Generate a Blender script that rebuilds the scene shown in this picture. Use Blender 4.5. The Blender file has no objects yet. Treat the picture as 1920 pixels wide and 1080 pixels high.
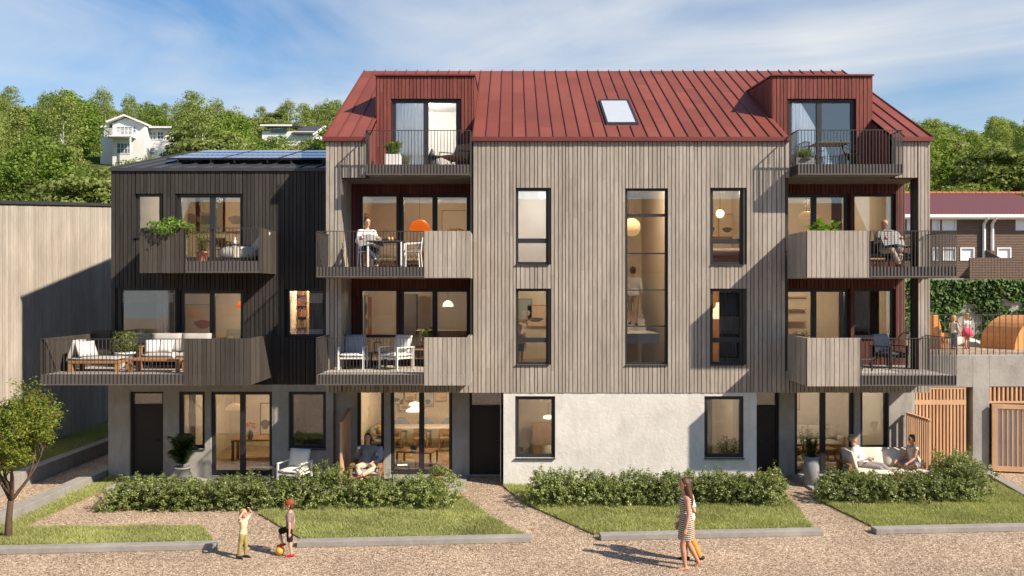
import bpy, math, random
import numpy as np
from mathutils import Vector, Matrix
C = bpy.context.scene.collection
R = math.radians
rnd = random.Random(7)
F = 1620.0; HZ = 545.0; CAMZ = 5.44
def X(px, Y): return (px-960.0)/F*Y
def Z(py, Y): return CAMZ-(py-HZ)/F*Y
# ------------------------------------------------------------------ node materials
def newmat(name):
    m = bpy.data.materials.new(name); m.use_nodes = True
    nt = m.node_tree; nt.nodes.clear()
    out = nt.nodes.new('ShaderNodeOutputMaterial')
    return m, nt, out
def nd(nt, typ, **kw):
    n = nt.nodes.new(typ)
    for k, v in kw.items():
        if k.startswith('i_'):
            key = k[2:]
            key = int(key) if key.isdigit() else key.replace('_', ' ')
            n.inputs[key].default_value = v
        else: setattr(n, k, v)
    return n
def c4(c): return (c[0], c[1], c[2], 1.0)
def mixc(nt, fac, a, b, blend='MIX'):
    n = nt.nodes.new('ShaderNodeMix'); n.data_type = 'RGBA'; n.blend_type = blend
    for sock, v in ((n.inputs[0], fac), (n.inputs[6], a), (n.inputs[7], b)):
        if hasattr(v, 'is_output'): nt.links.new(v, sock)
        elif isinstance(v, (int, float)): sock.default_value = v
        else: sock.default_value = c4(v)
    return n.outputs[2]
def ramp(nt, src, stops):
    n = nt.nodes.new('ShaderNodeValToRGB'); el = n.color_ramp.elements
    while len(el) < len(stops): el.new(0.5)
    for e, (p, c) in zip(el, stops):
        e.position = p; e.color = c4(c) if not isinstance(c, (int, float)) else (c, c, c, 1)
    nt.links.new(src, n.inputs[0]); return n.outputs[0]
def coords(nt, scale=(1,1,1), kind='Object'):
    tc = nt.nodes.new('ShaderNodeTexCoord'); mp = nt.nodes.new('ShaderNodeMapping')
    mp.inputs['Scale'].default_value = scale
    nt.links.new(tc.outputs[kind], mp.inputs[0]); return mp.outputs[0]
def noise(nt, vec, scale, detail=4, rough=0.55, dist=0.0):
    n = nd(nt, 'ShaderNodeTexNoise', i_Scale=scale, i_Detail=detail, i_Roughness=rough, i_Distortion=dist)
    nt.links.new(vec, n.inputs['Vector']); return n.outputs['Fac']
def pbsdf(nt, out, col, rough=0.7, spec=0.3, metal=0.0, bump=None, bstr=0.2, bdist=0.02):
    b = nt.nodes.new('ShaderNodeBsdfPrincipled')
    if hasattr(col, 'is_output'): nt.links.new(col, b.inputs['Base Color'])
    else: b.inputs['Base Color'].default_value = c4(col)
    if hasattr(rough, 'is_output'): nt.links.new(rough, b.inputs['Roughness'])
    else: b.inputs['Roughness'].default_value = rough
    b.inputs['Specular IOR Level'].default_value = spec; b.inputs['Metallic'].default_value = metal
    if bump is not None:
        bp = nd(nt, 'ShaderNodeBump', i_Strength=bstr, i_Distance=bdist)
        nt.links.new(bump, bp.inputs['Height']); nt.links.new(bp.outputs[0], b.inputs['Normal'])
    nt.links.new(b.outputs[0], out.inputs[0]); return b
def island(nt): return nt.nodes.new('ShaderNodeNewGeometry').outputs['Random Per Island']
def M_wood(name, a, b, rough=0.75, grain=0.35, gs=(14,14,0.9)):
    m, nt, out = newmat(name)
    base = mixc(nt, island(nt), a, b)
    v = coords(nt, gs)
    g = noise(nt, v, 2.2, 6, 0.62, 0.6)
    g2 = noise(nt, coords(nt, (1.1,1.1,0.55)), 1.3, 3)
    k = ramp(nt, g, [(0.25, 1-grain), (0.75, 1+grain*0.6)])
    k2 = ramp(nt, g2, [(0.3, 0.86), (0.7, 1.1)])
    col = mixc(nt, 1.0, mixc(nt, 1.0, base, k, 'MULTIPLY'), k2, 'MULTIPLY')
    pbsdf(nt, out, col, rough, 0.25, bump=g, bstr=0.25, bdist=0.01); return m
def M_plain(name, col, rough=0.6, spec=0.3, metal=0.0, var=0.12, scale=3.0, bstr=0.0, fine=60):
    m, nt, out = newmat(name)
    v = coords(nt); n1 = noise(nt, v, scale, 5)
    k = ramp(nt, n1, [(0.3, 1-var), (0.7, 1+var)])
    c = mixc(nt, 1.0, col, k, 'MULTIPLY')
    pbsdf(nt, out, c, rough, spec, metal, bump=noise(nt, v, fine, 3) if bstr else None, bstr=bstr, bdist=0.005); return m
def M_plaster(name, col, dirt=0.18, bstr=0.35):
    m, nt, out = newmat(name)
    v = coords(nt)
    n1 = noise(nt, v, 0.9, 6, 0.6, 0.4); n2 = noise(nt, coords(nt, (1,1,0.35)), 3.0, 6, 0.65, 1.2); n3 = noise(nt, v, 9, 6, 0.6, 0.8)
    k = ramp(nt, n1, [(0.3, 1-dirt), (0.65, 1.06)]); k2 = ramp(nt, n2, [(0.35, 1-dirt*0.7), (0.6, 1.04)])
    c = mixc(nt, 1.0, mixc(nt, 1.0, col, k, 'MULTIPLY'), k2, 'MULTIPLY')
    pbsdf(nt, out, c, 0.85, 0.15, bump=n3, bstr=bstr, bdist=0.03); return m
def M_emit(name, col, strength, base=None):
    m, nt, out = newmat(name)
    b = pbsdf(nt, out, base or col, 0.6, 0.2)
    b.inputs['Emission Color'].default_value = c4(col); b.inputs['Emission Strength'].default_value = strength; return m
def M_glass(name, ior=1.75, tint=(0.93,0.95,0.95)):
    m, nt, out = newmat(name)
    t = nd(nt, 'ShaderNodeBsdfTransparent'); t.inputs[0].default_value = c4(tint)
    g = nd(nt, 'ShaderNodeBsdfGlossy', i_Roughness=0.0); g.inputs[0].default_value = (1,1,1,1)
    f = nd(nt, 'ShaderNodeFresnel', i_IOR=ior); mx = nt.nodes.new('ShaderNodeMixShader')
    nt.links.new(f.outputs[0], mx.inputs[0]); nt.links.new(t.outputs[0], mx.inputs[1]); nt.links.new(g.outputs[0], mx.inputs[2])
    nt.links.new(mx.outputs[0], out.inputs[0]); return m
def M_leaf(name, a, b, trans=0.3, rough=0.5, spec=0.3):
    m, nt, out = newmat(name)
    n1 = noise(nt, coords(nt), 0.45, 3)
    col = mixc(nt, island(nt), a, b)
    col = mixc(nt, 1.0, col, ramp(nt, n1, [(0.3, 0.75), (0.7, 1.2)]), 'MULTIPLY')
    p = pbsdf(nt, out, col, rough, spec)
    t = nt.nodes.new('ShaderNodeBsdfTranslucent'); nt.links.new(mixc(nt, 1.0, col, (1.2,1.25,0.5), 'MULTIPLY'), t.inputs[0])
    mx = nd(nt, 'ShaderNodeMixShader'); mx.inputs[0].default_value = trans
    nt.links.new(p.outputs[0], mx.inputs[1]); nt.links.new(t.outputs[0], mx.inputs[2]); nt.links.new(mx.outputs[0], out.inputs[0]); return m
def M_gravel(name, cols, scale=28.0):
    m, nt, out = newmat(name)
    v = coords(nt)
    vo = nd(nt, 'ShaderNodeTexVoronoi', i_Scale=scale); nt.links.new(v, vo.inputs['Vector'])
    sep = nt.nodes.new('ShaderNodeSeparateColor'); nt.links.new(vo.outputs['Color'], sep.inputs[0])
    c = ramp(nt, sep.outputs[0], [(0.0, cols[0]), (0.35, cols[1]), (0.7, cols[2]), (1.0, cols[3])])
    n1 = noise(nt, v, 0.55, 5); n2 = noise(nt, v, 7, 3)
    c = mixc(nt, 1.0, c, ramp(nt, n1, [(0.28, 0.76), (0.72, 1.12)]), 'MULTIPLY')
    c = mixc(nt, 1.0, c, ramp(nt, n2, [(0.3, 0.85), (0.7, 1.1)]), 'MULTIPLY')
    edge = ramp(nt, vo.outputs['Distance'], [(0.0, 1.0), (0.75, 0.0)])
    pbsdf(nt, out, c, 0.85, 0.2, bump=edge, bstr=1.0, bdist=0.02); return m
# ------------------------------------------------------------------ mesh builder
OFF = {}
def link(o, parent=None):
    C.objects.link(o)
    if parent is not None: o.parent = parent
    return o
def tag(o, label=None, cat=None, group=None, kind=None):
    if label: o['label'] = label
    if cat: o['category'] = cat
    if group: o['group'] = group
    if kind: o['kind'] = kind
    return o
def thing(name, loc, label, cat, group=None, rz=0.0):
    o = bpy.data.objects.new(name, None); o.empty_display_size = 0.2
    o.location = loc; o.rotation_euler = (0, 0, rz); C.objects.link(o)
    tag(o, label, cat, group); OFF[o.name] = Vector(loc); return o
class MB:
    def __init__(s): s.v = []; s.f = []; s.m = []; s.cur = 0; s.sm = False
    def poly(s, pts):
        i = len(s.v); s.v += [tuple(p) for p in pts]; s.f.append(tuple(range(i, i+len(pts)))); s.m.append(s.cur); return s
    def hexa(s, p):      # p: 8 points, bottom 4 ccw, top 4 ccw
        i = len(s.v); s.v += [tuple(q) for q in p]
        for q in ((3,2,1,0),(4,5,6,7),(0,1,5,4),(1,2,6,5),(2,3,7,6),(3,0,4,7)):
            s.f.append(tuple(i+k for k in q)); s.m.append(s.cur)
        return s
    def box(s, x0, x1, y0, y1, z0, z1):
        if x0 > x1: x0, x1 = x1, x0
        if y0 > y1: y0, y1 = y1, y0
        if z0 > z1: z0, z1 = z1, z0
        return s.hexa([(x0,y0,z0),(x1,y0,z0),(x1,y1,z0),(x0,y1,z0),(x0,y0,z1),(x1,y0,z1),(x1,y1,z1),(x0,y1,z1)])
    def obox(s, O, U, N, u0, u1, n0, n1, z0, z1, z0b=None, z1b=None):   # box in a vertical frame; z0b/z1b at u1
        z0b = z0 if z0b is None else z0b; z1b = z1 if z1b is None else z1b
        def P(u, n, z): return (O[0]+U[0]*u+N[0]*n, O[1]+U[1]*u+N[1]*n, z)
        p = [P(u0,n0,z0),P(u1,n0,z0b),P(u1,n1,z0b),P(u0,n1,z0),P(u0,n0,z1),P(u1,n0,z1b),P(u1,n1,z1b),P(u0,n1,z1)]
        if U[0]*N[1]-U[1]*N[0] < 0: p = [p[1],p[0],p[3],p[2],p[5],p[4],p[7],p[6]]
        return s.hexa(p)
    def prism(s, poly, d):   # poly: list of 3D points, d: extrusion vector
        n = len(poly); i = len(s.v); d = Vector(d)
        s.v += [tuple(p) for p in poly] + [tuple(Vector(p)+d) for p in poly]
        s.f.append(tuple(i+k for k in range(n))[::-1]); s.m.append(s.cur)
        s.f.append(tuple(i+n+k for k in range(n))); s.m.append(s.cur)
        for k in range(n):
            j = (k+1) % n; s.f.append((i+k, i+j, i+n+j, i+n+k)); s.m.append(s.cur)
        return s
    def loft(s, rings, seg=12, cap=True):
        i0 = len(s.v)
        for c, ax, ay in rings:
            for k in range(seg):
                a = 2*math.pi*k/seg
                s.v.append(tuple(Vector(c)+Vector(ax)*math.cos(a)+Vector(ay)*math.sin(a)))
        for r in range(len(rings)-1):
            for k in range(seg):
                j = (k+1) % seg; a = i0+r*seg
                s.f.append((a+k, a+j, a+seg+j, a+seg+k)); s.m.append(s.cur)
        if cap:
            s.f.append(tuple(i0+k for k in range(seg))[::-1]); s.m.append(s.cur)
            e = i0+(len(rings)-1)*seg; s.f.append(tuple(e+k for k in range(seg))); s.m.append(s.cur)
        return s
    def limb(s, pts, rad, seg=10, ends=(True, True), flat=1.0, up=None):
        pts = [Vector(p) for p in pts]; n = len(pts); rings = []
        up = Vector(up) if up else Vector((0.13, 0.31, 0.94))
        for k in range(n):
            t = (pts[min(k+1,n-1)]-pts[max(k-1,0)]).normalized()
            ax = t.cross(up)
            if ax.length < 1e-3: ax = t.cross(Vector((1,0,0)))
            ax.normalize(); ay = ax.cross(t).normalized()
            r = rad[k] if isinstance(rad, (list, tuple)) else rad
            if k == 0 and ends[0]:
                rings.append((pts[0]-t*r, ax*r*0.25, ay*r*0.25*flat)); rings.append((pts[0]-t*r*0.7, ax*r*0.72, ay*r*0.72*flat))
            rings.append((pts[k], ax*r, ay*r*flat))
            if k == n-1 and ends[1]:
                rings.append((pts[k]+t*r*0.7, ax*r*0.72, ay*r*0.72*flat)); rings.append((pts[k]+t*r, ax*r*0.25, ay*r*0.25*flat))
        return s.loft(rings, seg)
    def tube(s, pts, r, seg=8): return s.limb(pts, r, seg, (False, False))
    def lathe(s, c, prof, seg=20):   # prof: list of (r, z)
        return s.loft([(Vector(c)+Vector((0,0,z)), Vector((max(r,1e-4),0,0)), Vector((0,max(r,1e-4),0))) for r, z in prof], seg)
    def ell(s, c, ax, ay, az, seg=14, rings=9):
        c = Vector(c); ax = Vector(ax); ay = Vector(ay); az = Vector(az); rr = []
        for k in range(rings+1):
            t = -math.pi/2+math.pi*k/rings
            q = max(math.cos(t), 0.03); rr.append((c+az*math.sin(t), ax*q, ay*q))
        return s.loft(rr, seg)
    def cushion(s, x0, x1, y0, y1, z0, z1, puff=0.25, n=6, M=None):
        nx = n; i0 = len(s.v); cx, cy, cz = (x0+x1)/2, (y0+y1)/2, (z0+z1)/2; h = (z1-z0)/2
        for sgn in (1, -1):
            for a in range(nx+1):
                for b in range(nx+1):
                    u = -1+2*a/nx; v = -1+2*b/nx
                    e = (1-abs(u)**4)*(1-abs(v)**4)
                    p = Vector((cx+u*(x1-x0)/2, cy+v*(y1-y0)/2, cz+sgn*h*((1-puff)*min(1, 3*min(1-abs(u), 1-abs(v))+0.45)+puff*e)))
                    s.v.append(tuple(M @ p if M else p))
        k = nx+1
        for q, fl in ((0, False), (k*k, True)):
            for a in range(nx):
                for b in range(nx):
                    f = (i0+q+a*k+b, i0+q+(a+1)*k+b, i0+q+(a+1)*k+b+1, i0+q+a*k+b+1)
                    s.f.append(f[::-1] if fl else f); s.m.append(s.cur)
        edge = [(a,0) for a in range(nx)]+[(nx,b) for b in range(nx)]+[(a,nx) for a in range(nx,0,-1)]+[(0,b) for b in range(nx,0,-1)]
        for e in range(len(edge)):
            a = edge[e]; b = edge[(e+1) % len(edge)]
            ia = a[0]*k+a[1]; ib = b[0]*k+b[1]
            s.f.append((i0+ia, i0+k*k+ia, i0+k*k+ib, i0+ib)); s.m.append(s.cur)
        return s
    def xf(s, M, start=0):
        for i in range(start, len(s.v)): s.v[i] = tuple(M @ Vector(s.v[i]))
        return s
    def mesh(s, name, mats, off=Vector((0,0,0)), smooth=False, bevel=0):
        me = bpy.data.meshes.new(name)
        me.from_pydata([tuple(Vector(p)-off) for p in s.v], [], s.f)
        for m in mats: me.materials.append(m)
        if len(mats) > 1: me.polygons.foreach_set('material_index', s.m)
        if smooth: me.polygons.foreach_set('use_smooth', [True]*len(s.f))
        me.update(); return me
    def build(s, name, mats, parent=None, local=False, smooth=False, label=None, cat=None, group=None, kind=None, bevel=0.0, origin=None):
        if not isinstance(mats, (list, tuple)): mats = [mats]
        off = Vector((0,0,0))
        if parent is not None and not local: off = OFF[parent.name]
        if parent is None and origin is None and s.v:
            a = np.array(s.v); origin = ((a[:,0].min()+a[:,0].max())/2, (a[:,1].min()+a[:,1].max())/2, a[:,2].min())
        if parent is None: off = Vector(origin)
        o = bpy.data.objects.new(name, s.mesh(name, mats, off, smooth))
        link(o, parent)
        if parent is None: o.location = off
        OFF[o.name] = off
        if bevel:
            b = o.modifiers.new('bevel', 'BEVEL'); b.width = bevel; b.segments = 2; b.limit_method = 'ANGLE'
        tag(o, label, cat, group, kind); return o
def copytree(o, loc=None, rz=None, parent=None, scale=None):
    c = o.copy(); C.objects.link(c)
    if parent is not None: c.parent = parent
    if loc is not None: c.location = loc; OFF[c.name] = Vector(loc)
    if rz is not None: c.rotation_euler = (0,0,rz)
    if scale is not None: c.scale = scale
    for ch in o.children: copytree(ch, parent=c)
    return c
def npmesh(name, verts, nper, mats, midx=None, smooth=False):
    n = len(verts); me = bpy.data.meshes.new(name)
    me.vertices.add(n); me.vertices.foreach_set('co', np.asarray(verts, dtype=np.float32).ravel())
    me.loops.add(n); me.loops.foreach_set('vertex_index', np.arange(n, dtype=np.int32))
    k = n//nper; me.polygons.add(k)
    me.polygons.foreach_set('loop_start', np.arange(0, n, nper, dtype=np.int32))
    for m in mats: me.materials.append(m)
    if midx is not None: me.polygons.foreach_set('material_index', np.asarray(midx, dtype=np.int32))
    me.update(calc_edges=True); me.validate(); return me
def unit(a): return a/np.maximum(np.linalg.norm(a, axis=1, keepdims=True), 1e-6)
def leafquads(g, P, Nr, size, aspect=0.55, updir=None):
    n = len(P); r = unit(g.normal(size=(n,3)))
    t = unit(np.cross(Nr, r)) if updir is None else unit(updir)
    b = unit(np.cross(Nr, t)); s = np.asarray(size).reshape(-1,1)
    bend = Nr*s*0.18
    v = np.stack([P-t*s*0.5, P+b*s*aspect*0.5+bend*0.4, P+t*s*0.5-bend, P-b*s*aspect*0.5+bend*0.4], axis=1)
    return v.reshape(-1,3)
def sph(g, n):
    return unit(g.normal(size=(n,3)))
# ------------------------------------------------------------------ cladding and walls with openings
def clad(mb, O, U, N, u0, u1, z0, z1, holes=(), widths=(0.092,0.11,0.13), gap=0.019, th=0.034, seed=1, joints=True, z1f=None):
    r = random.Random(seed); u = u0
    while u < u1-0.02:
        w = min(r.choice(widths), u1-u)
        if u1-(u+w) < 0.05: w = u1-u
        a, b = u+gap/2, u+w-gap/2
        segs = [(z0, (z1f(u) if z1f else z1))]
        for h0, h1, hz0, hz1 in holes:
            if b > h0+0.02 and a < h1-0.02:
                ns = []
                for s0, s1 in segs:
                    if hz1 <= s0 or hz0 >= s1: ns.append((s0, s1)); continue
                    if hz0 > s0: ns.append((s0, hz0))
                    if hz1 < s1: ns.append((hz1, s1))
                segs = ns
        for h0, h1, hz0, hz1 in holes:                      # trim boards at the jambs
            if hz0 < z1 and hz1 > z0:
                if a < h0 < b and h0-a > 0.02 and b-h0 <= 0.02: b = h0
                if a < h1 < b and b-h1 > 0.02 and h1-a <= 0.02: a = h1
        t = th*r.uniform(0.85, 1.1)
        for s0, s1 in segs:
            cuts = [s0]
            if joints and s1-s0 > 1.6:
                zc = s0+r.uniform(0.4, 3.2)
                while zc < s1-0.4: cuts.append(zc); zc += r.uniform(1.6, 4.2)
            cuts.append(s1)
            for k in range(len(cuts)-1):
                c0 = cuts[k]+(0.002 if k else 0); c1 = cuts[k+1]
                mb.obox(O, U, N, a, b, 0.0, t, c0, c1)
        u += w
    return mb
def wall(mb, O, U, N, u0, u1, z0, z1, holes, th=0.28):
    us = sorted({u0, u1, *[min(max(h[0],u0),u1) for h in holes], *[min(max(h[1],u0),u1) for h in holes]})
    zs = sorted({z0, z1, *[min(max(h[2],z0),z1) for h in holes], *[min(max(h[3],z0),z1) for h in holes]})
    for i in range(len(us)-1):
        j = 0
        while j < len(zs)-1:
            def solid(jj):
                um = (us[i]+us[i+1])/2; zm = (zs[jj]+zs[jj+1])/2
                return not any(h[0] < um < h[1] and h[2] < zm < h[3] for h in holes)
            if not solid(j): j += 1; continue
            k = j
            while k+1 < len(zs)-1 and solid(k+1): k += 1
            mb.obox(O, U, N, us[i], us[i+1], -th, 0.0, zs[j], zs[k+1]); j = k+1
    return mb
# ================================================================== materials
WOODG = M_wood('weathered_grey_wood', (0.325,0.284,0.242), (0.415,0.368,0.318), grain=0.28)
WOODN = M_wood('pale_neighbour_wood', (0.40,0.355,0.30), (0.49,0.44,0.38), grain=0.25)
WOODD = M_wood('charred_dark_wood', (0.035,0.031,0.028), (0.056,0.050,0.045), grain=0.3)
WOODDB = M_wood('dark_balcony_wood', (0.052,0.044,0.038), (0.082,0.070,0.059), grain=0.3)
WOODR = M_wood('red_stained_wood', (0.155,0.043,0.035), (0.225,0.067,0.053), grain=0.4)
WOODR_SHADED = M_wood('red_stained_wood_shaded', (0.105,0.032,0.027), (0.155,0.050,0.040), grain=0.4)  # darker copy of the red stain; loggia shade put into the colour
BACKG = M_plain('shadow_gap_brown', (0.055,0.046,0.038), 0.9)
BACKD = M_plain('shadow_gap_dark', (0.014,0.013,0.012), 0.9)
BACKR = M_plain('shadow_gap_red', (0.055,0.018,0.015), 0.9)
PLINTH = M_plaster('white_render', (0.66,0.635,0.60), 0.13, 0.4)
CONC = M_plaster('grey_concrete', (0.36,0.345,0.32), 0.2)
CONCD = M_plaster('kerb_concrete', (0.30,0.285,0.265), 0.18)
FRAME = M_plain('window_frame_charcoal', (0.026,0.027,0.030), 0.45, 0.4, var=0.05)
DOORM = M_plain('door_dark_brown', (0.022,0.019,0.017), 0.5, 0.3, var=0.15, scale=1.5)
STEEL = M_plain('railing_steel', (0.050,0.044,0.040), 0.45, 0.5, var=0.06)
FASC = M_plain('balcony_fascia', (0.105,0.092,0.084), 0.5, 0.35, var=0.08)
SOFF = M_plain('balcony_soffit', (0.17,0.15,0.135), 0.8, var=0.1)
FLOORB = M_wood('balcony_decking', (0.36,0.32,0.28), (0.46,0.42,0.37), 0.8, 0.2, (3,3,3))
GLASS = M_glass('window_glass', 1.95)
GLASSU = M_glass('upper_window_glass', 2.7)
INW = M_plain('interior_warm_wall', (0.70,0.61,0.49), 0.9, var=0.05)
INW2 = M_plain('interior_pale_wall', (0.74,0.68,0.58), 0.9, var=0.05)
INC = M_plain('interior_ceiling', (0.62,0.54,0.44), 0.9, var=0.03)
INF = M_wood('interior_oak_floor', (0.34,0.24,0.14), (0.44,0.32,0.20), 0.5, 0.2, (3,1,3))
DARKIN = M_plain('interior_dark_wall', (0.10,0.08,0.065), 0.9, var=0.08)
OAK = M_wood('oak_furniture', (0.36,0.20,0.09), (0.46,0.27,0.13), 0.55, 0.25, (6,6,6))
TEAK = M_wood('teak_furniture', (0.30,0.145,0.06), (0.42,0.215,0.10), 0.55, 0.3, (6,6,6))
SCREENW = M_wood('larch_slats', (0.56,0.33,0.19), (0.68,0.43,0.26), 0.65, 0.18, (8,8,0.8))
WHITE = M_plain('white_lacquer', (0.80,0.79,0.77), 0.4, 0.4, var=0.03)
BLACK = M_plain('black_metal', (0.018,0.018,0.019), 0.4, 0.5, var=0.05)
FABW = M_plain('white_fabric', (0.74,0.71,0.66), 0.95, 0.1, var=0.07, bstr=0.3, fine=120)
FABG = M_plain('grey_fabric', (0.38,0.36,0.33), 0.95, 0.1, var=0.1, bstr=0.3, fine=120)
FABB = M_plain('bluegrey_fabric', (0.30,0.34,0.42), 0.95, 0.1, var=0.1, bstr=0.3, fine=120)
FABD = M_plain('dark_fabric', (0.06,0.062,0.07), 0.95, 0.1, var=0.1, bstr=0.3, fine=120)
FABS = M_plain('sand_fabric', (0.62,0.56,0.47), 0.95, 0.1, var=0.06, bstr=0.3, fine=120)
FABY = M_plain('mustard_fabric', (0.62,0.36,0.10), 0.95, 0.1, var=0.08)
FABBR = M_plain('brown_cord', (0.22,0.145,0.085), 0.9, 0.1, var=0.15)
TERRA = M_plain('terracotta', (0.42,0.16,0.09), 0.8, 0.2, var=0.12)
POTG = M_plaster('grey_fibre_pot', (0.24,0.245,0.25), 0.15, 0.1)
POTW = M_plain('white_pot', (0.66,0.65,0.63), 0.6, var=0.05)
SOIL = M_plain('potting_soil', (0.05,0.035,0.025), 1.0, 0.1)
ROOFR = None
def M_roof():
    m, nt, out = newmat('red_sheet_metal')
    v = coords(nt)
    a = noise(nt, v, 1.1, 5, 0.6, 0.3); b = noise(nt, v, 0.35, 3)
    col = mixc(nt, island(nt), (0.165,0.047,0.034), (0.212,0.062,0.044))
    col = mixc(nt, ramp(nt, a, [(0.5, 0.0), (0.72, 0.55)]), col, (0.155,0.05,0.036))
    col = mixc(nt, 1.0, col, ramp(nt, b, [(0.3, 0.85), (0.7, 1.12)]), 'MULTIPLY')
    pbsdf(nt, out, col, 0.55, 0.18, bump=a, bstr=0.06, bdist=0.02); return m
ROOFR = M_roof()
ROOFS = M_plain('roof_seam_dark_red', (0.14,0.037,0.031), 0.45, 0.4)
ROOFD = M_plain('dark_sheet_roof', (0.045,0.045,0.047), 0.4, 0.5)
SOLAR = None
def M_solar():
    m, nt, out = newmat('solar_cells')
    br = nd(nt, 'ShaderNodeTexBrick', offset=0.0, i_Scale=1.0, i_Mortar_Size=0.02, i_Brick_Width=0.16, i_Row_Height=0.16)
    br.inputs['Color1'].default_value = (0.05,0.07,0.13,1); br.inputs['Color2'].default_value = (0.065,0.085,0.15,1); br.inputs['Mortar'].default_value = (0.55,0.57,0.62,1)
    nt.links.new(coords(nt), br.inputs['Vector'])
    pbsdf(nt, out, br.outputs['Color'], 0.12, 0.8); return m
SOLAR = M_solar()
GRAV = M_gravel('gravel_pink_grey', [(0.13,0.086,0.056), (0.37,0.268,0.185), (0.56,0.425,0.305), (0.84,0.69,0.54)], 40)
GRASSB = M_plain('lawn_soil_green', (0.22,0.215,0.085), 1.0, 0.1, var=0.3, scale=4)
# ================================================================== ground and hills
def flat(name, pts, z, mat, th=None, kind='structure'):
    mb = MB()
    if th is None: mb.poly([(x,y,z) for x, y in pts])
    else: mb.prism([(x,y,z-th) for x, y in pts], (0,0,th))
    return mb.build(name, mat, kind=kind)
flat('ground', [(-500,-120),(500,-120),(500,700),(-500,700)], 0.0, GRAV)
def kx(x): return 18.81+0.0783*x
LAWN = [
 [(-11.7,18.2),(-11.7,26.5),(-11.12,26.5),(-11.1,23.9),(-11.2,19.75),(-7.15,19.85),(-6.4,18.62)],
 [(-6.15,21.0),(-4.5,18.72),(0.30,19.10),(-0.5,20.6),(-1.3,22.7),(-6.4,22.7)],
 [(-0.25,23.97),(0.34,22.0),(1.82,19.22),(6.85,19.6),(7.15,21.8),(7.1,23.97)],
 [(7.85,22.5),(8.35,19.72),(12.95,20.05),(13.8,25.4),(13.4,23.4),(8.2,23.4)],
]
LAWN[3] = [(7.9,22.6),(8.3,19.74),(12.98,20.08),(13.75,25.2),(13.0,23.3),(8.4,23.3)]
for i, p in enumerate(LAWN): flat('lawn', p, 0.03, GRASSB, 0.05)
def strip(name, p, q, w, h, mat, z=0.0):
    p = Vector((p[0],p[1],z)); q = Vector((q[0],q[1],z)); t = (q-p).normalized(); n = Vector((-t.y,t.x,0))*w
    mb = MB(); mb.prism([p,q,q+n,p+n], (0,0,h))
    return mb.build(name, mat, kind='structure', bevel=0.012)
for x0, x1 in ((-14.5,-6.22),(-4.55,0.42),(1.93,6.92),(8.12,16.5)):
    strip('kerb', (x0,kx(x0)-0.19), (x1,kx(x1)-0.19), 0.27, 0.125, CONCD)
strip('kerb', (13.0,20.35), (13.95,25.7), -0.26, 0.10, CONCD)
for nm, x, w, h, lab in (('path_wall', -12.12, 0.36, 0.24, 'low grey concrete wall between the lawn and the side path'), ('path_wall', -13.86, 0.34, 0.42, 'low concrete wall on the far side of the side path below timber wall')):
    mb = MB(); mb.box(x, x+w, 17.0 if h < .3 else 19.0, 38.0, 0, h); mb.build(nm, CONCD, label=lab, cat='low wall', bevel=0.012)
flat('verge', [(-15.6,18),(-13.86,18),(-13.86,38),(-15.6,38)], 0.36, GRASSB, 0.4)
flat('patio', [(-11.4,23.35),(-1.3,23.35),(-1.3,25.3),(-11.4,25.3)], 0.045, CONC, 0.06)
flat('patio', [(8.15,23.45),(11.9,23.45),(11.9,25.3),(8.15,25.3)], 0.065, CONC, 0.08)
# hillside behind
def hz(x, y):
    if y < 50: return 3.5
    t = (y-50)
    k = 0.235 if x < 0 else 0.205
    mid = max(0, 1-abs(x-5)/25.0)
    return 4.0+t*k+1.2*math.sin(x*0.06+y*0.045)+0.8*math.sin(x*0.13-y*0.08)
mb = MB(); xs = [-210+10*i for i in range(43)]; ys = [46+7*i for i in range(26)]
for y in ys:
    for x in xs: mb.v.append((x, y, hz(x, y) if y < 215 else hz(x, 215)-(y-215)*0.4))
nx = len(xs)
for j in range(len(ys)-1):
    for i in range(nx-1): mb.f.append((j*nx+i, j*nx+i+1, (j+1)*nx+i+1, (j+1)*nx+i)); mb.m.append(0)
HILLM = M_plain('forest_floor_green', (0.055,0.075,0.022), 1.0, 0.05, var=0.35, scale=0.3)
mb.build('hillside', HILLM, kind='structure', smooth=True)
# ================================================================== windows, doors, rooms, balconies
def window(parent, Y, x0, x1, z0, z1, mull=(), trans=(), name='window', glass=None, fw=0.075, label=None, rec=0.09, tw=0.05, lowbar=None):
    mb = MB(); y0, y1 = Y+rec, Y+rec+0.085
    mb.box(x0, x0+fw, y0, y1, z0, z1); mb.box(x1-fw, x1, y0, y1, z0, z1)
    mb.box(x0+fw, x1-fw, y0, y1, z1-fw, z1); mb.box(x0+fw, x1-fw, y0, y1, z0, z0+(lowbar or fw))
    for m, w in mull: mb.box(m-w/2, m+w/2, y0-0.006, y1-0.006, z0+(lowbar or fw), z1-fw)
    for t in trans:
        t, w = t if isinstance(t, tuple) else (t, tw)
        mb.box(x0+fw, x1-fw, y0+0.008, y1-0.012, t-w/2, t+w/2)
    # thin inner sash bead
    o = mb.build(name, FRAME, parent, label=label)
    g = MB(); g.box(x0+fw*0.6, x1-fw*0.6, y0+0.045, y0+0.057, z0+fw*0.6, z1-fw*0.6)
    OFF[o.name] = OFF[parent.name]
    gl = bpy.data.objects.new('pane', g.mesh('pane', [glass or GLASS], OFF[parent.name])); link(gl, o)
    if name == 'window':
        s = MB(); s.box(x0-0.01, x1+0.01, Y-0.045, y0-0.002, z0-0.022, z0-0.003)
        so = bpy.data.objects.new('sill', s.mesh('sill', [FRAME], OFF[parent.name])); link(so, o)
    return o
def sub(mb, name, mat, par, root, smooth=False):
    o = bpy.data.objects.new(name, mb.mesh(name, mat if isinstance(mat, list) else [mat], OFF[root.name], smooth)); link(o, par); return o
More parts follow.
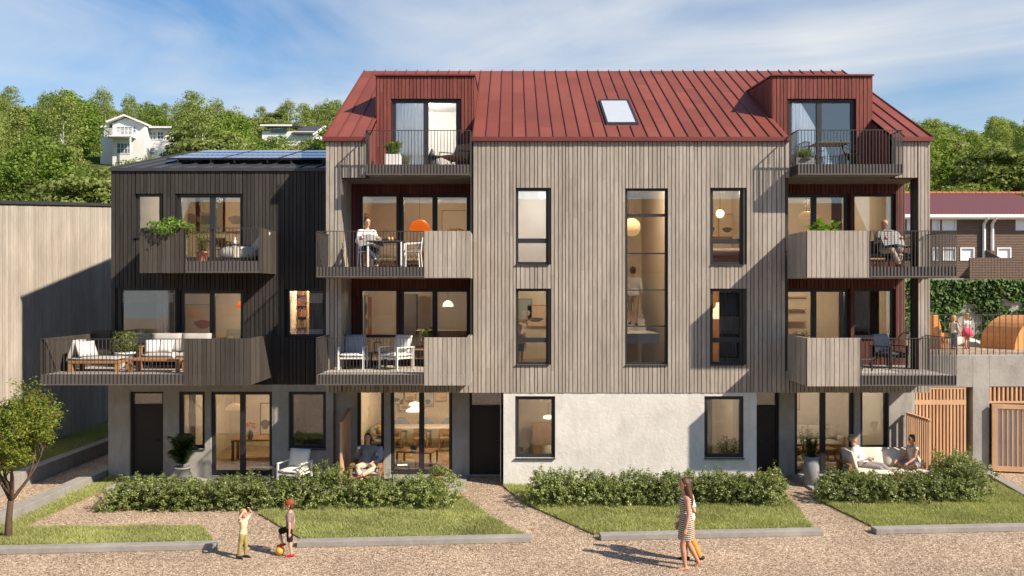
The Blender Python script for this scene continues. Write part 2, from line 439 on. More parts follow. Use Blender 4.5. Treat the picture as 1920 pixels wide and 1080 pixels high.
def glassdoor(parent, Y, x0, x1, z0, z1, m, glass=None, label=None):
    mw = 0.15
    o = window(parent, Y, x0, x1, z0, z1, mull=((m, mw),), name='glazed_door', glass=glass, fw=0.10, lowbar=0.14, label=label)
    h = MB(); h.box(m+0.03, m+0.05, Y+0.03, Y+0.085, z0+0.95, z0+0.98); h.box(m-0.06, m+0.05, Y+0.03, Y+0.045, z0+0.95, z0+0.98)
    sub(h, 'handle', BLACK, o, parent); return o
def frontdoor(parent, Y, x0, x1, z0, z1, zt, label=None):
    mb = MB(); y0 = Y+0.10
    mb.box(x0, x0+0.07, y0, y0+0.1, z0, z1); mb.box(x1-0.07, x1, y0, y0+0.1, z0, z1); mb.box(x0+0.07, x1-0.07, y0, y0+0.1, z1-0.07, z1)
    mb.box(x0+0.07, x1-0.07, y0, y0+0.1, zt-0.04, zt+0.04); mb.box(x0+0.075, x1-0.075, y0+0.03, y0+0.085, z0+0.01, zt-0.045)
    o = mb.build('front_door', DOORM, parent, label=label)
    g = MB(); g.box(x0+0.07, x1-0.07, y0+0.05, y0+0.062, zt+0.04, z1-0.07); sub(g, 'pane', GLASS, o, parent)
    h = MB(); h.tube([(x1-0.16,y0-0.03,z0+1.0),(x1-0.16,y0+0.03,z0+1.0)], 0.012); h.tube([(x1-0.16,y0-0.025,z0+1.0),(x1-0.28,y0-0.025,z0+1.0)], 0.011)
    sub(h, 'handle', STEEL, o, parent); return o
def room(parent, x0, x1, y0, y1, z0, z1, wm=None, fm=None, power=45, lamp=None, col=(1.0,0.81,0.58), part=()):
    mb = MB(); t = 0.02
    mb.box(x0-t, x0, y0, y1, z0, z1); mb.box(x1, x1+t, y0, y1, z0, z1); mb.box(x0-t, x1+t, y1, y1+t, z0, z1)
    mb.cur = 1; mb.box(x0-t, x1+t, y0, y1+t, z0-t, z0); mb.cur = 2; mb.box(x0-t, x1+t, y0, y1+t, z1, z1+t)
    mb.cur = 0
    for px0, px1, py0, py1 in part: mb.box(px0, px1, py0, py1, z0, z1)
    o = mb.build('room', [wm or INW, fm or INF, INC], parent)
    if power:
        L = bpy.data.lights.new('room_fill_light', 'POINT'); L.energy = power*0.62; L.color = col; L.shadow_soft_size = 0.12  # point light added to brighten the room, apart from any modelled lamp
        lo = bpy.data.objects.new('room_fill_light', L); C.objects.link(lo)
        lo.location = lamp or ((x0+x1)/2, (y0+y1)/2, z1-0.35)
    return o
def balcony(parent, x0, x1, yf, yb, zf, zb, zt, solids=(), left='rail', right='rail', wood=None, back=None, floor=None, xin=None, label=None, bars=0.088, lside_back=None, rside_back=None, deckto=None):
    """slab, deck, fascia, railing and timber parapets of one balcony; solids are spans of the front closed with boards"""
    wood = wood or WOODG; back = back or BACKG
    th = 0.05
    mb = MB()
    mb.box(x0+0.03, x1-0.03, yf+0.03, yb, zb+0.012, zf-0.03)
    slab = mb.build('balcony', SOFF, parent, label=label)
    OFF[slab.name] = OFF[parent.name]
    d = MB(); n = 0; y = yf+0.04; ye = deckto or yb
    while y < ye-0.05:
        d.box(x0+0.035, x1-0.035, y, min(y+0.135, ye-0.004), zf-0.029, zf); y += 0.14
    sub(d, 'decking', FLOORB, slab, parent)
    if xin: pass
    fa = MB(); ra = MB(); pa = MB(); pk = MB()
    spans = []; c = x0
    for a, b in sorted(solids):
        if a > c+0.01: spans.append((c, a))
        c = b
    if c < x1-0.01: spans.append((c, x1))
    for a, b in spans:
        fa.box(a, b, yf+0.012, yf+0.03, zb, zf+0.0)
        fa.box(a, b, yf-0.004, yf+0.012, zb, zb+0.035)
        ra.box(a, b, yf-0.012, yf+0.028, zt-0.016, zt)
        nb = max(1, round((b-a)/bars))
        for k in range(nb+1):
            u = a+0.006+(b-a-0.012)*k/nb
            ra.box(u-0.0065, u+0.0065, yf-0.008, yf+0.010, zb+0.036, zt-0.0165)
    for a, b in solids:
        pa = MB(); pa.cur = 0; clad(pa, (a,yf+0.045), (1,0), (0,-1), 0, b-a, zb-0.01, zt, widths=(0.115,0.125,0.12), gap=0.013, th=0.03, seed=int(abs(a*97+zt*31))%9999, joints=False)
        pa.cur = 1; pa.box(a, b, yf+0.046, yf+0.075, zb-0.005, zt-0.004)
        pa.cur = 0; clad(pa, (a,yf+0.076), (1,0), (0,1), 0, b-a, zf, zt, widths=(0.12,), gap=0.012, th=0.025, seed=5, joints=False); sub(pa, 'parapet', [wood, back], slab, parent)
    for side, xx, sg, ybk in (('L', x0, -1, lside_back or yb), ('R', x1, 1, rside_back or yb)):
        md = left if side == 'L' else right
        if md == 'rail':
            fa.box(xx-sg*0.03, xx-sg*0.012, yf+0.032, ybk, zb, zf)
            ra.box(xx-sg*0.028, xx+sg*0.012, yf+0.03, ybk, zt-0.016, zt)
            nb = max(1, round((ybk-yf)/bars))
            for k in range(1, nb+1):
                u = yf+(ybk-yf-0.01)*k/nb
                ra.box(xx-sg*0.010, xx+sg*0.008, u-0.0065, u+0.0065, zb+0.036, zt-0.0165)
        elif md == 'solid':
            O = (xx-sg*0.045, yf+0.02); N = (sg, 0)
            pa = MB(); pa.cur = 0; clad(pa, O, (0,1), N, 0, ybk-yf-0.02, zb-0.01, zt, widths=(0.115,0.125), gap=0.013, th=0.03, seed=int(abs(xx*57+zt*13))%9999, joints=False)
            pa.cur = 1; pa.obox(O, (0,1), (-sg,0), 0.03, ybk-yf-0.02, 0.001, 0.03, zb-0.005, zt-0.004)
            pa.cur = 0; clad(pa, (xx-sg*0.076, yf+0.08), (0,1), (-sg,0), 0, ybk-yf-0.08, zf, zt, widths=(0.12,), gap=0.012, th=0.025, seed=3, joints=False); sub(pa, 'parapet', [wood, back], slab, parent)
    if fa.f: sub(fa, 'fascia', FASC, slab, parent)
    if ra.f: sub(ra, 'railing', STEEL, slab, parent)
    return slab
# ================================================================== main apartment building
FY = 24.0; RY = 25.5; GY = 25.2
XL, XR = -5.156, 11.6
main = thing('apartment_building', (3.2, 24.0, 0), 'three storey apartment building clad in grey timber under a red seamed metal roof', 'building')
def fx(p): return X(p, FY)
def fz(p): return Z(p, FY)
WA3 = (fx(967),fx(1029),fz(496),fz(352)); WA2 = (fx(967),fx(1029),fz(684),fz(541))
WB = (fx(1173),fx(1252),fz(684),fz(353)); WC3 = (fx(1333),fx(1394),fz(496),fz(352)); WC2 = (fx(1333),fx(1394),fz(684),fz(541))
ZB = 2.625; ZE = 9.70
LL = (-4.74,-1.155,3.2,8.58); LT = (-4.0,-1.13,8.58,9.9); RL = (7.68,11.29,3.2,8.58); RT = (7.70,10.62,8.58,9.9)
holes = [WA3,WA2,WB,WC3,WC2,LL,LT,RL,RT]
hl = [(h[0]-XL,h[1]-XL,h[2],h[3]) for h in holes]
mb = MB(); mb.cur = 1; wall(mb, (XL,FY+0.03), (1,0), (0,-1), 0, XR-XL, ZB, ZE, hl, 0.27)
mb.cur = 0; clad(mb, (XL,FY+0.03), (1,0), (0,-1), -0.02, XR-XL+0.02, ZB-0.02, ZE-0.09, hl, seed=11)
mb.build('facade_wall', [WOODG, BACKG], main)
# plinth
P1 = (fx(966),fx(1041),fz(859),fz(743)); P2 = (fx(1321),fx(1395),fz(859),fz(743)); PX0, PX1 = fx(944), fx(1419)
hp = [(h[0]-PX0,h[1]-PX0,h[2],h[3]) for h in (P1,P2)]
mb = MB(); wall(mb, (PX0,FY+0.02), (1,0), (0,-1), 0, PX1-PX0, 0.02, ZB-0.001, hp, 0.3)
mb.box(PX0, PX0+0.25, FY+0.321, GY+0.4, 0.02, ZB-0.001); mb.box(PX1-0.25, PX1, FY+0.321, GY+0.4, 0.02, ZB-0.001)
mb.build('plinth_wall', PLINTH, main)
# recessed ground floor, left and right
def gx(p): return X(p, GY)
def gz(p): return Z(p, GY)
GL = [(gx(669),gx(720),gz(842),2.60),(gx(732),gx(848),0.06,2.60),(gx(880),gx(946),0.06,2.60)]
mb = MB(); x0 = XL; wall(mb, (x0,GY), (1,0), (0,-1), 0, PX0+0.02-x0, 0.02, 2.95, [(h[0]-x0,h[1]-x0,h[2],h[3]) for h in GL], 0.3)
mb.build('ground_floor_wall', CONC, main); mb = MB()
GR = [(gx(1405),gx(1461),0.06,2.60),(gx(1490),gx(1602),0.08,2.60),(gx(1613),gx(1667),gz(842),2.60)]
x1 = gx(1710); x0 = PX1-0.02
wall(mb, (x0,GY), (1,0), (0,-1), 0, x1-x0, 0.02, 2.95, [(h[0]-x0,h[1]-x0,h[2],h[3]) for h in GR], 0.3)
mb.box(x1-0.3, x1, GY+0.301, 37, 0.02, 2.95)
mb.build('ground_floor_wall', CONC, main)
for a, b in ((XL+.02, PX0-.01), (PX1+.01, XR-.02)):
    mb = MB(); mb.box(a, b, FY+0.302, GY-0.002, 2.60, 3.04); mb.build('soffit', SOFF, main)
# loggia back walls (the dormer fronts continue them upwards)
def rx(p): return X(p, RY)
def rz_(p): return Z(p, RY)
def loggia(x0, x1, d0, d1, hs, name, seed):
    mb = MB(); H = [(h[0]-x0,h[1]-x0,h[2],h[3]) for h in hs]
    mb.cur = 1; wall(mb, (x0,RY+0.03), (1,0), (0,-1), 0, x1-x0, 3.2, 8.86, H, 0.25)
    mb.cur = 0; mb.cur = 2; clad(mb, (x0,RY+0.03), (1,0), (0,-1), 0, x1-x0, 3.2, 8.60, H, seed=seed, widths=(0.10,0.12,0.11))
    Hd = [(h[0]-d0,h[1]-d0,h[2],h[3]) for h in hs]
    mb.cur = 1; wall(mb, (d0,RY+0.03), (1,0), (0,-1), 0, d1-d0, 8.861, 11.78, Hd, 0.25)
    mb.cur = 0; clad(mb, (d0,RY+0.03), (1,0), (0,-1), 0, d1-d0, 8.87, 11.76, Hd, seed=seed+1, widths=(0.10,0.12,0.11))
    return mb.build(name, [WOODR, BACKR, WOODR_SHADED], main)
LW = [(rx(674),rx(747),6.10,rz_(363)),(rx(750),rx(881),6.08,rz_(363)),(rx(674),rx(747),3.30,rz_(541)),(rx(750),rx(881),3.27,rz_(541)),(rx(735),rx(861),8.89,rz_(185))]
RW = [(7.70,rx(1592),6.08,rz_(363)),(rx(1600),rx(1680),6.6,rz_(363)),(7.70,rx(1592),3.27,rz_(541)),(rx(1600),rx(1678),rz_(634),rz_(541)),(rx(1480),rx(1604),8.89,rz_(185))]
loggia(-4.9, -1.0, -4.0, -1.13, LW, 'loggia_wall', 31); loggia(7.60, 11.6, 7.70, 10.62, RW, 'loggia_wall', 41)
window(main, RY, *LW[0], trans=((Z(450,RY),0.07),)); glassdoor(main, RY, *LW[1], rx(815))
window(main, RY, *LW[2], trans=((Z(631,RY),0.10),)); glassdoor(main, RY, *LW[3], rx(815)); glassdoor(main, RY, *LW[4], rx(798), GLASSU)
glassdoor(main, RY, *RW[0], rx(1528)); window(main, RY, *RW[1]); glassdoor(main, RY, *RW[2], rx(1528)); window(main, RY, *RW[3]); glassdoor(main, RY, *RW[4], rx(1538), GLASSU)
window(main, FY, *WA3, trans=((fz(451),0.13),), glass=GLASSU); window(main, FY, *WA2, trans=((fz(638),0.13),))
window(main, FY, *WC3, trans=((fz(452),0.13),)); window(main, FY, *WC2, trans=((fz(638),0.13),))
window(main, FY, *WB, trans=((fz(403),0.08),(fz(475),0.035),(fz(544),0.035),(fz(612),0.035)), fw=0.06)
window(main, FY, *P1, fw=0.1); window(main, FY, *P2, fw=0.1)
window(main, GY, *GL[0], fw=0.10); glassdoor(main, GY, *GL[1], gx(790)); frontdoor(main, GY, *GL[2][:2], 0.06, 2.6, gz(763))
frontdoor(main, GY, *GR[0][:2], 0.06, 2.6, gz(763)); glassdoor(main, GY, *GR[1], gx(1545)); window(main, GY, *GR[2], fw=0.10)
# loggia cheeks, piers, ceilings, floors
mb = MB()
mb.cur = 1; mb.box(XL, -4.77, FY+0.301, RY+0.3, 3.0, 9.5)
mb.cur = 0; clad(mb, (-4.77,FY+0.06), (0,1), (1,0), 0, RY-FY-0.06, 3.2, 8.58, seed=4, joints=False, widths=(0.10,0.11))
mb.build('loggia_pier', [WOODG, BACKG, WOODD], main); mb = MB()
mb.cur = 1; mb.box(-1.125, -0.9, FY+0.301, RY+0.3, 3.0, 9.4)
mb.build('loggia_pier', [WOODG, BACKG, WOODD], main); mb = MB(); mb.cur = 1; mb.box(7.40, 7.65, FY+0.301, RY+0.3, 3.0, 9.4)
mb.cur = 0; clad(mb, (7.65,FY+0.06), (0,1), (1,0), 0, RY-FY-0.06, 3.2, 8.58, seed=4, joints=False)
mb.build('loggia_pier', [WOODG, BACKG, WOODD], main); mb = MB()
mb.cur = 1; mb.box(11.32, XR-0.03, FY+0.301, FY+0.5, 3.0, 8.86)
mb.cur = 2; clad(mb, (11.32,FY+0.04), (0,1), (-1,0), 0, 0.46, 3.2, 8.56, seed=4, joints=False, widths=(0.115,))
mb.cur = 0; clad(mb, (XR-0.03,FY+0.04), (0,1), (1,0), 0, 0.46, 2.62, 9.6, seed=6, joints=False)
mb.build('loggia_pier', [WOODG, BACKG, WOODD], main)
for a, b in ((-4.77,-1.13),(7.65,XR-0.03)):
    mb = MB(); mb.box(a, b, FY+0.302, RY, 8.585, 8.69); mb.build('loggia_ceiling', SOFF, main)
# notch cheeks beside the dormers
def roofz(y): return 9.707+(y-24)*0.537
for xx, s in ((-4.0,-1),(-1.13,1),(7.70,-1),(10.62,1)):
    mb = MB(); mb.prism([(xx,FY+0.04,8.86),(xx,FY+0.04,roofz(FY+.04)-0.02),(xx,RY,roofz(RY)-0.02),(xx,RY,8.86)], (0.06*s,0,0))
    mb.build('terrace_cheek', WOODR, main)
# gable walls and rear wall
mb = MB()
for xx, y0 in ((XL+0.001,FY+0.05),(XR-0.25,RY+0.001)):
    mb.prism([(xx,y0,2.62),(xx,37,2.62),(xx,37,9.6),(xx,30.5,13.0),(xx,y0,roofz(y0)-0.12)], (0.249,0,0))
mb.box(XL, XR, 36.8, 37.05, 0, 9.6); mb.box(XR-0.26, XR-0.03, FY+0.301, RY, 8.69, 9.6)
mb.build('gable_wall', WOODG, main)
# roof: sheet-metal bays between standing seams, ridge, eaves
rm = MB(); sm = MB()
x = XL-0.06; bay = 0.372; k = 0
nb = round((XR+0.06-x)/bay); bay = (XR+0.06-x)/nb
SKY = (1129,1193)
def ry_start(a, b):
    m = (a+b)/2
    if -4.0 < m < -1.13 or 7.70 < m < 10.62: return 28.15
    return FY-0.08
U1 = (1,0); yr = 30.5
cuts = sorted({x+bay*i for i in range(nb+1)} | {-4.0,-1.13,7.70,10.62})
for a, b in zip(cuts[:-1], cuts[1:]):
    if b-a < 0.004: continue
    y0 = ry_start(a, b); y = y0; r = random.Random(int(a*100))
    st = [y0]; t = y0+r.choice((0.9,1.7,1.3))
    while t < yr-0.3: st.append(t); t += 1.62
    st.append(yr)
    for p, q in zip(st[:-1], st[1:]):
        q2 = q-(0.006 if q < yr else 0)
        rm.hexa([(a,p,roofz(p)-0.10),(b,p,roofz(p)-0.10),(b,q2,roofz(q2)-0.10),(a,q2,roofz(q2)-0.10),(a,p,roofz(p)),(b,p,roofz(p)),(b,q2,roofz(q2)),(a,q2,roofz(q2))])
    rm.hexa([(a,yr,roofz(yr)-0.1),(b,yr,roofz(yr)-0.1),(b,37.1,9.6),(a,37.1,9.6),(a,yr,roofz(yr)),(b,yr,roofz(yr)),(b,37.1,9.70),(a,37.1,9.70)])
skx0, skx1 = 2.72, 3.66; sky0, sky1 = 24.95, 27.1
for i in range(nb+1):
    s = x+bay*i; y0 = ry_start(s-0.001, s+0.001)
    segs = [(y0, yr+0.05)]
    if skx0-0.05 < s < skx1+0.05: segs = [(y0, sky0-0.07), (sky1+0.07, yr+0.05)]
    for p, q in segs:
        sm.hexa([(s-0.014,p,roofz(p)+0.001),(s+0.014,p,roofz(p)+0.001),(s+0.014,q,roofz(q)+0.001),(s-0.014,q,roofz(q)+0.001),(s-0.009,p,roofz(p)+0.04),(s+0.009,p,roofz(p)+0.04),(s+0.009,q,roofz(q)+0.04),(s-0.009,q,roofz(q)+0.04)])
roof = rm.build('roof', ROOFR, main); OFF[roof.name] = OFF[main.name]
sub(sm, 'standing_seam', ROOFS, roof, main)
ev = MB()
for a, b in ((XL-0.06,-4.0),(-1.13,7.70),(10.62,XR+0.06)):
    ev.box(a, b, FY-0.10, FY-0.081, 9.585, 9.70); ev.box(a, b, FY-0.08, FY+0.02, 9.585, 9.60)
for xx, s in ((XL-0.06,-1),(XR+0.06,1)):
    a, b = sorted((xx, xx+0.02*s))
    ev.hexa([(a,FY-0.1,9.55),(b,FY-0.1,9.55),(b,yr,roofz(yr)-0.14),(a,yr,roofz(yr)-0.14),(a,FY-0.1,9.71),(b,FY-0.1,9.71),(b,yr,roofz(yr)+0.02),(a,yr,roofz(yr)+0.02)])
sub(ev, 'eaves_trim', ROOFS, roof, main)
sk = MB()   # roof window
def slope(x0,x1,y0,y1,h0,h1,mbx):
    mbx.hexa([(x0,y0,roofz(y0)+h0),(x1,y0,roofz(y0)+h0),(x1,y1,roofz(y1)+h0),(x0,y1,roofz(y1)+h0),(x0,y0,roofz(y0)+h1),(x1,y0,roofz(y0)+h1),(x1,y1,roofz(y1)+h1),(x0,y1,roofz(y1)+h1)])
for a in ((skx0,skx0+0.06,sky0,sky1),(skx1-0.06,skx1,sky0,sky1),(skx0+0.06,skx1-0.06,sky0,sky0+0.06),(skx0+0.06,skx1-0.06,sky1-0.06,sky1)): slope(*a, 0.002, 0.075, sk)
sky_w = sub(sk, 'skylight', FRAME, roof, main)
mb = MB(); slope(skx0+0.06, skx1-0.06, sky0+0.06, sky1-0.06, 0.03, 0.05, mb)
SKYG = M_plain('skylight_glass_pale_reflection', (0.46,0.50,0.55), 0.05, 1.0, var=0.02)  # pale base colour stands in for bright sky mirrored in the glass
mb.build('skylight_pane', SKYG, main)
# dormers
for d0, d1, seed in ((-4.0,-1.13,5),(7.70,10.62,6)):
    dm = None
    for xx, s in ((d0,1),(d1,-1)):
        mb = MB(); mb.cur = 1
        mb.prism([(xx,RY+0.06,roofz(RY+.06)-0.15),(xx,RY+0.06,11.77),(xx,28.4,11.94),(xx,28.4,roofz(28.4)-0.15)], (0.08*s,0,0))
        mb.cur = 0; O = (xx, RY+0.01); n = 22
        y = 0.0
        while y < 2.75:
            w = 0.115; ya = RY+0.01+y; yb = min(ya+w-0.012, 28.3); zt = 11.76+(y/2.8)*0.17; zb0 = roofz(ya)+0.005; zb1 = roofz(yb)+0.005
            if zt-zb0 > 0.03:
                mb.obox((xx,ya), (0,1), (-s,0), 0, yb-ya, 0.0, 0.024, zb0, zt, min(zb1, zt-0.01), zt)
            y += w
        dm = mb.build('dormer_cheek', [WOODR, BACKR], main); OFF[dm.name] = OFF[main.name]
    mb = MB(); mb.hexa([(d0-0.05,RY-0.06,11.775),(d1+0.05,RY-0.06,11.775),(d1+0.05,28.5,11.955),(d0-0.05,28.5,11.955),(d0-0.05,RY-0.06,11.82),(d1+0.05,RY-0.06,11.82),(d1+0.05,28.5,12.0),(d0-0.05,28.5,12.0)])
    mb.build('dormer_roof', ROOFS, main)
# balconies of the main building
balcony(main, -5.10, -1.083, 22.5, 23.97, 6.06, 5.787, 6.996, solids=((X(795,22.5),-1.083),), left='rail', right='solid', label='third floor balcony with an open railing and a grey timber panel on its right')
balcony(main, -5.10, -1.083, 22.5, 23.97, 3.25, 2.98, 4.218, solids=((X(795,22.5),-1.083),), left='rail', right='solid')
balcony(main, -3.96, -1.127, 23.4, 24.0, 8.86, 8.575, 9.79, left='rail', right='rail')
balcony(main, 7.73, 10.55, 23.35, 24.0, 8.86, 8.575, 9.79, left='rail', right='rail')
balcony(main, 7.62, 11.47, 22.3, 23.97, 6.06, 5.787, 6.99, solids=((7.62,X(1632,22.3)),), left='solid', right='rail')
balcony(main, 7.62, 11.47, 22.3, 23.97, 3.25, 2.98, 4.218, solids=((7.62,X(1615,22.3)),), left='solid', right='rail')
for q in [(-4.765,-1.13,23.975,z-0.27,z-0.006) for z in (6.06,3.25)]+[(7.655,XR-0.03,23.975,z-0.27,z-0.006) for z in (6.06,3.25)]+[(-3.99,-1.14,24.003,8.70,8.855),(7.71,10.61,24.003,8.70,8.855)]:
    mb = MB(); mb.box(q[0],q[1],q[2],RY,q[3],q[4]); mb.build('loggia_floor', FLOORB, main)
for a, b in ((11.30,11.57),):
    mb = MB()
    for z0, z1 in ((6.06,6.99),(3.25,4.218)):
        mb.box(11.545, 11.575, 24.5, RY, z1-0.016, z1)
        for k in range(11): mb.box(11.553, 11.567, 24.52+k*0.088, 24.532+k*0.088, z0, z1-0.017)
    mb.build('loggia_railing', STEEL, main)
# rooms of the main building
rm_ = lambda *a, **k: room(main, *a, **k)
rm_(-4.88, -1.1, RY+0.30, 30.2, 6.04, 8.62, power=75, lamp=(-2.4,27.6,8.3))
rm_(-4.88, -1.1, RY+0.30, 29.8, 3.24, 5.85, power=70, lamp=(-3.6,27.0,5.5))
rm_(-4.0, -1.2, RY+0.30, 28.6, 8.87, 11.35, INW2, power=130, col=(1.0,0.93,0.85))
rm_(fx(967)-0.5, fx(1029)+1.2, FY+0.32, 28.5, 6.05, 8.7, WHITE, power=120, col=(1.0,0.93,0.85))
rm_(fx(967)-0.5, fx(1029)+1.2, FY+0.32, 28.0, 3.24, 5.85, INW2, power=50)
rm_(fx(1173)-0.5, fx(1252)+0.25, FY+0.32, 30.5, 2.7, 8.7, power=210, lamp=(3.6,24.75,8.35), col=(1.0,0.82,0.6), fm=CONC)  # stair light added near the window to brighten the climbing man's back
rm_(fx(1333)-0.75, fx(1394)+0.6, FY+0.32, 27.6, 6.05, 8.7, power=70, lamp=(fx(1375),25.2,8.4))
rm_(fx(1333)-0.75, fx(1394)+0.6, FY+0.32, 27.2, 3.24, 5.85, M_plain('ochre_wall', (0.62,0.36,0.13), 0.9), power=45, lamp=(fx(1325),25.6,5.4))
rm_(fx(966)-0.4, fx(1041)+1.2, FY+0.33, 28.4, 0.06, 2.64, INW2, power=40, lamp=(2.0,26.4,2.3))
rm_(fx(1321)-1.2, fx(1395)+0.2, FY+0.33, 28.0, 0.06, 2.64, INW2, power=20)
rm_(XL+0.3, gx(862), GY+0.31, 31.5, 0.06, 2.95, power=150, lamp=(-2.3,28.2,2.6))
rm_(gx(880), gx(946), GY+0.31, 28.5, 0.06, 2.95, DARKIN, power=3)
rm_(gx(1405), gx(1461), GY+0.31, 28.5, 0.06, 2.95, DARKIN, power=3)
rm_(gx(1466), 11.35, GY+0.31, 29.5, 0.06, 2.95, INW2, power=55, col=(1.0,0.86,0.68))
rm_(7.75, 11.3, RY+0.30, 30.0, 6.04, 8.62, power=65)
rm_(7.75, 11.3, RY+0.30, 29.5, 3.24, 5.85, power=65)
rm_(7.75, 10.6, RY+0.30, 28.6, 8.87, 11.35, INW2, power=130, col=(1.0,0.93,0.85))
# ================================================================== dark timber house on the left
DY = 25.0
dark = thing('timber_house', (-8.4, 25.0, 0), 'lower house clad in near black vertical timber with solar panels on its roof', 'building')
def dx(p): return X(p, DY)
def dz(p): return Z(p, DY)
DX0, DX1 = dx(209), XL-0.02
D3 = [(dx(253),dx(301),dz(445),dz(363)),(dx(331),dx(455),6.27,dz(363))]
D2 = [(dx(219),dx(330),3.75,dz(540)),(dx(337),dx(456),3.3,dz(544)),(dx(537),dx(612)-0.02,dz(632),dz(541))]
H = [(h[0]-DX0,h[1]-DX0,h[2],h[3]) for h in D3+D2]
mb = MB(); mb.cur = 1; wall(mb, (DX0,DY+0.03), (1,0), (0,-1), 0, DX1-DX0, 2.75, 8.98, H, 0.27)
mb.cur = 0; clad(mb, (DX0,DY+0.03), (1,0), (0,-1), -0.02, DX1-DX0, 2.72, 8.95, H, seed=77, widths=(0.10,0.13,0.115))
mb.build('facade_wall', [WOODD, BACKD], dark)
G = [(dx(243),dx(306),0.08,2.52),(dx(335),dx(384),dz(842),2.52),(dx(395),dx(510),0.08,2.52),(dx(541),dx(612)-0.015,dz(842),2.52)]
gx0 = dx(203); mb = MB(); wall(mb, (gx0,DY+0.0), (1,0), (0,-1), 0, DX1-gx0, 0.02, 2.72, [(h[0]-gx0,h[1]-gx0,h[2],h[3]) for h in G], 0.3)
mb.box(gx0, gx0+0.28, DY+0.301, 36, 0.02, 2.72); mb.build('ground_floor_wall', CONC, dark)
window(dark, DY, *D3[0]); glassdoor(dark, DY, *D3[1], dx(396)); window(dark, DY, *D2[0]); glassdoor(dark, DY, *D2[1], dx(396)); window(dark, DY, *D2[2])
FILM = M_plain('frosted_film', (.62,.60,.57), .9)
for h, xs in ((D2[0],None),(D2[1],None),(D2[2],None)):
    mb = MB(); rows = 6; y = DY+0.128
    for band in (h[3]-.16, h[2]+.42 if h is not D2[2] else h[2]+.2):
        for r_ in range(rows):
            u = h[0]+.12+(.028 if r_ % 2 else 0)
            while u < h[1]-.12:
                if not (h is D2[1] and abs(u-dx(396)) < .1):
                    zc = band-r_*.048; mb.poly([(u+.019*math.cos(q*math.pi/3), y, zc+.019*math.sin(q*math.pi/3)) for q in range(6)])
                u += .056
    o = mb.build('privacy_film', FILM, dark); o['kind'] = 'stuff'
frontdoor(dark, DY, *G[0], dz(761)); window(dark, DY, *G[1], fw=0.1); glassdoor(dark, DY, *G[2], dx(453)); window(dark, DY, *G[3], fw=0.1)
def droof(y): return 8.98+(y-DY)*0.235
yr2 = 31.5
mb = MB(); mb.prism([(DX0+0.001,DY+0.05,2.75),(DX0+0.001,36,2.75),(DX0+0.001,36,8.9),(DX0+0.001,yr2,droof(yr2)-0.12),(DX0+0.001,DY+0.05,8.9)], (0.25,0,0))
mb.prism([(DX1-0.25,DY+0.31,0.02),(DX1-0.25,36,0.02),(DX1-0.25,36,8.9),(DX1-0.25,yr2,droof(yr2)-0.12),(DX1-0.25,DY+0.31,8.9)], (0.24,0,0))
mb.box(DX0+.3, DX1-.3, 35.8, 36.0, 0.02, 8.9); mb.build('side_wall', WOODD, dark)
mb = MB()
def dslope(x0,x1,y0,y1,h0,h1,m): m.hexa([(x0,y0,droof(y0)+h0),(x1,y0,droof(y0)+h0),(x1,y1,droof(y1)+h0),(x0,y1,droof(y1)+h0),(x0,y0,droof(y0)+h1),(x1,y0,droof(y0)+h1),(x1,y1,droof(y1)+h1),(x0,y1,droof(y1)+h1)])
dslope(DX0-0.05, DX1, DY-0.04, yr2, -0.08, 0.0, mb)
mb.hexa([(DX0-0.05,yr2,droof(yr2)-0.08),(DX1,yr2,droof(yr2)-0.08),(DX1,36.1,8.9),(DX0-0.05,36.1,8.9),(DX0-0.05,yr2,droof(yr2)),(DX1,yr2,droof(yr2)),(DX1,36.1,9.0),(DX0-0.05,36.1,9.0)])
for i in range(14):
    s = DX0+0.02+i*0.49
    if s < DX1: dslope(s-0.014, s+0.014, DY-0.04, yr2, 0.001, 0.045, mb)
mb.box(DX0-0.06, DX1, DY-0.06, DY-0.041, 8.90, 8.99)
drf = mb.build('roof', ROOFD, dark)
for i in range(4):
    for j in range(3):
        x0 = DX0+1.1+i*1.72; y0 = DY+1.3+j*1.12
        if x0+1.62 > DX1+0.3: continue
        m2 = MB(); dslope(x0, x0+1.66, y0, y0+1.06, 0.16, 0.195, m2); o = m2.build('solar_panel', SOLAR, dark); OFF[o.name] = OFF[dark.name]
        m3 = MB()
        for q in ((x0-0.02,x0,y0-0.02,y0+1.08),(x0+1.66,x0+1.68,y0-0.02,y0+1.08)): dslope(*q, 0.15, 0.205, m3)
        dslope(x0, x0+1.66, y0-0.02, y0, 0.15, 0.205, m3); dslope(x0+0.3, x0+0.34, y0, y0+1.0, 0.04, 0.155, m3); dslope(x0+1.3, x0+1.34, y0, y0+1.0, 0.04, 0.155, m3)
        sub(m3, 'mounting_frame', BLACK, o, dark)
balcony(dark, -10.14, -6.80, 23.5, DY-0.03, 6.25, 5.93, 7.15, solids=((-10.14,X(347,23.5)),(X(492,23.5)-0.1,-6.80)), left='solid', right='solid', wood=WOODDB, back=BACKD, bars=0.10)
balcony(dark, -12.17, -6.77, 22.3, DY-0.03, 3.28, 3.0, 4.2, solids=((X(344,22.3),-6.77),), left='solid', right='solid', wood=WOODDB, back=BACKD, bars=0.10)
mb = MB(); mb.box(-12.17, DX0-0.02, DY-0.028, DY+0.05, 3.0, 4.3); mb.build('balcony_screen', WOODDB, dark)
rd = lambda *a, **k: room(dark, *a, **k)
rd(dx(245), dx(470), DY+0.31, 29.5, 6.25, 8.7, power=70)
rd(dx(215), dx(470), DY+0.31, 29.0, 3.28, 5.85, power=70, lamp=(-8.3,27.3,5.5))
rd(dx(534), DX1-0.3, DY+0.31, 27.4, 3.28, 5.85, INW, power=75)
rd(dx(328), dx(520), DY+0.31, 30.0, 0.06, 2.7, power=70, lamp=(-7.9,27.8,2.4))
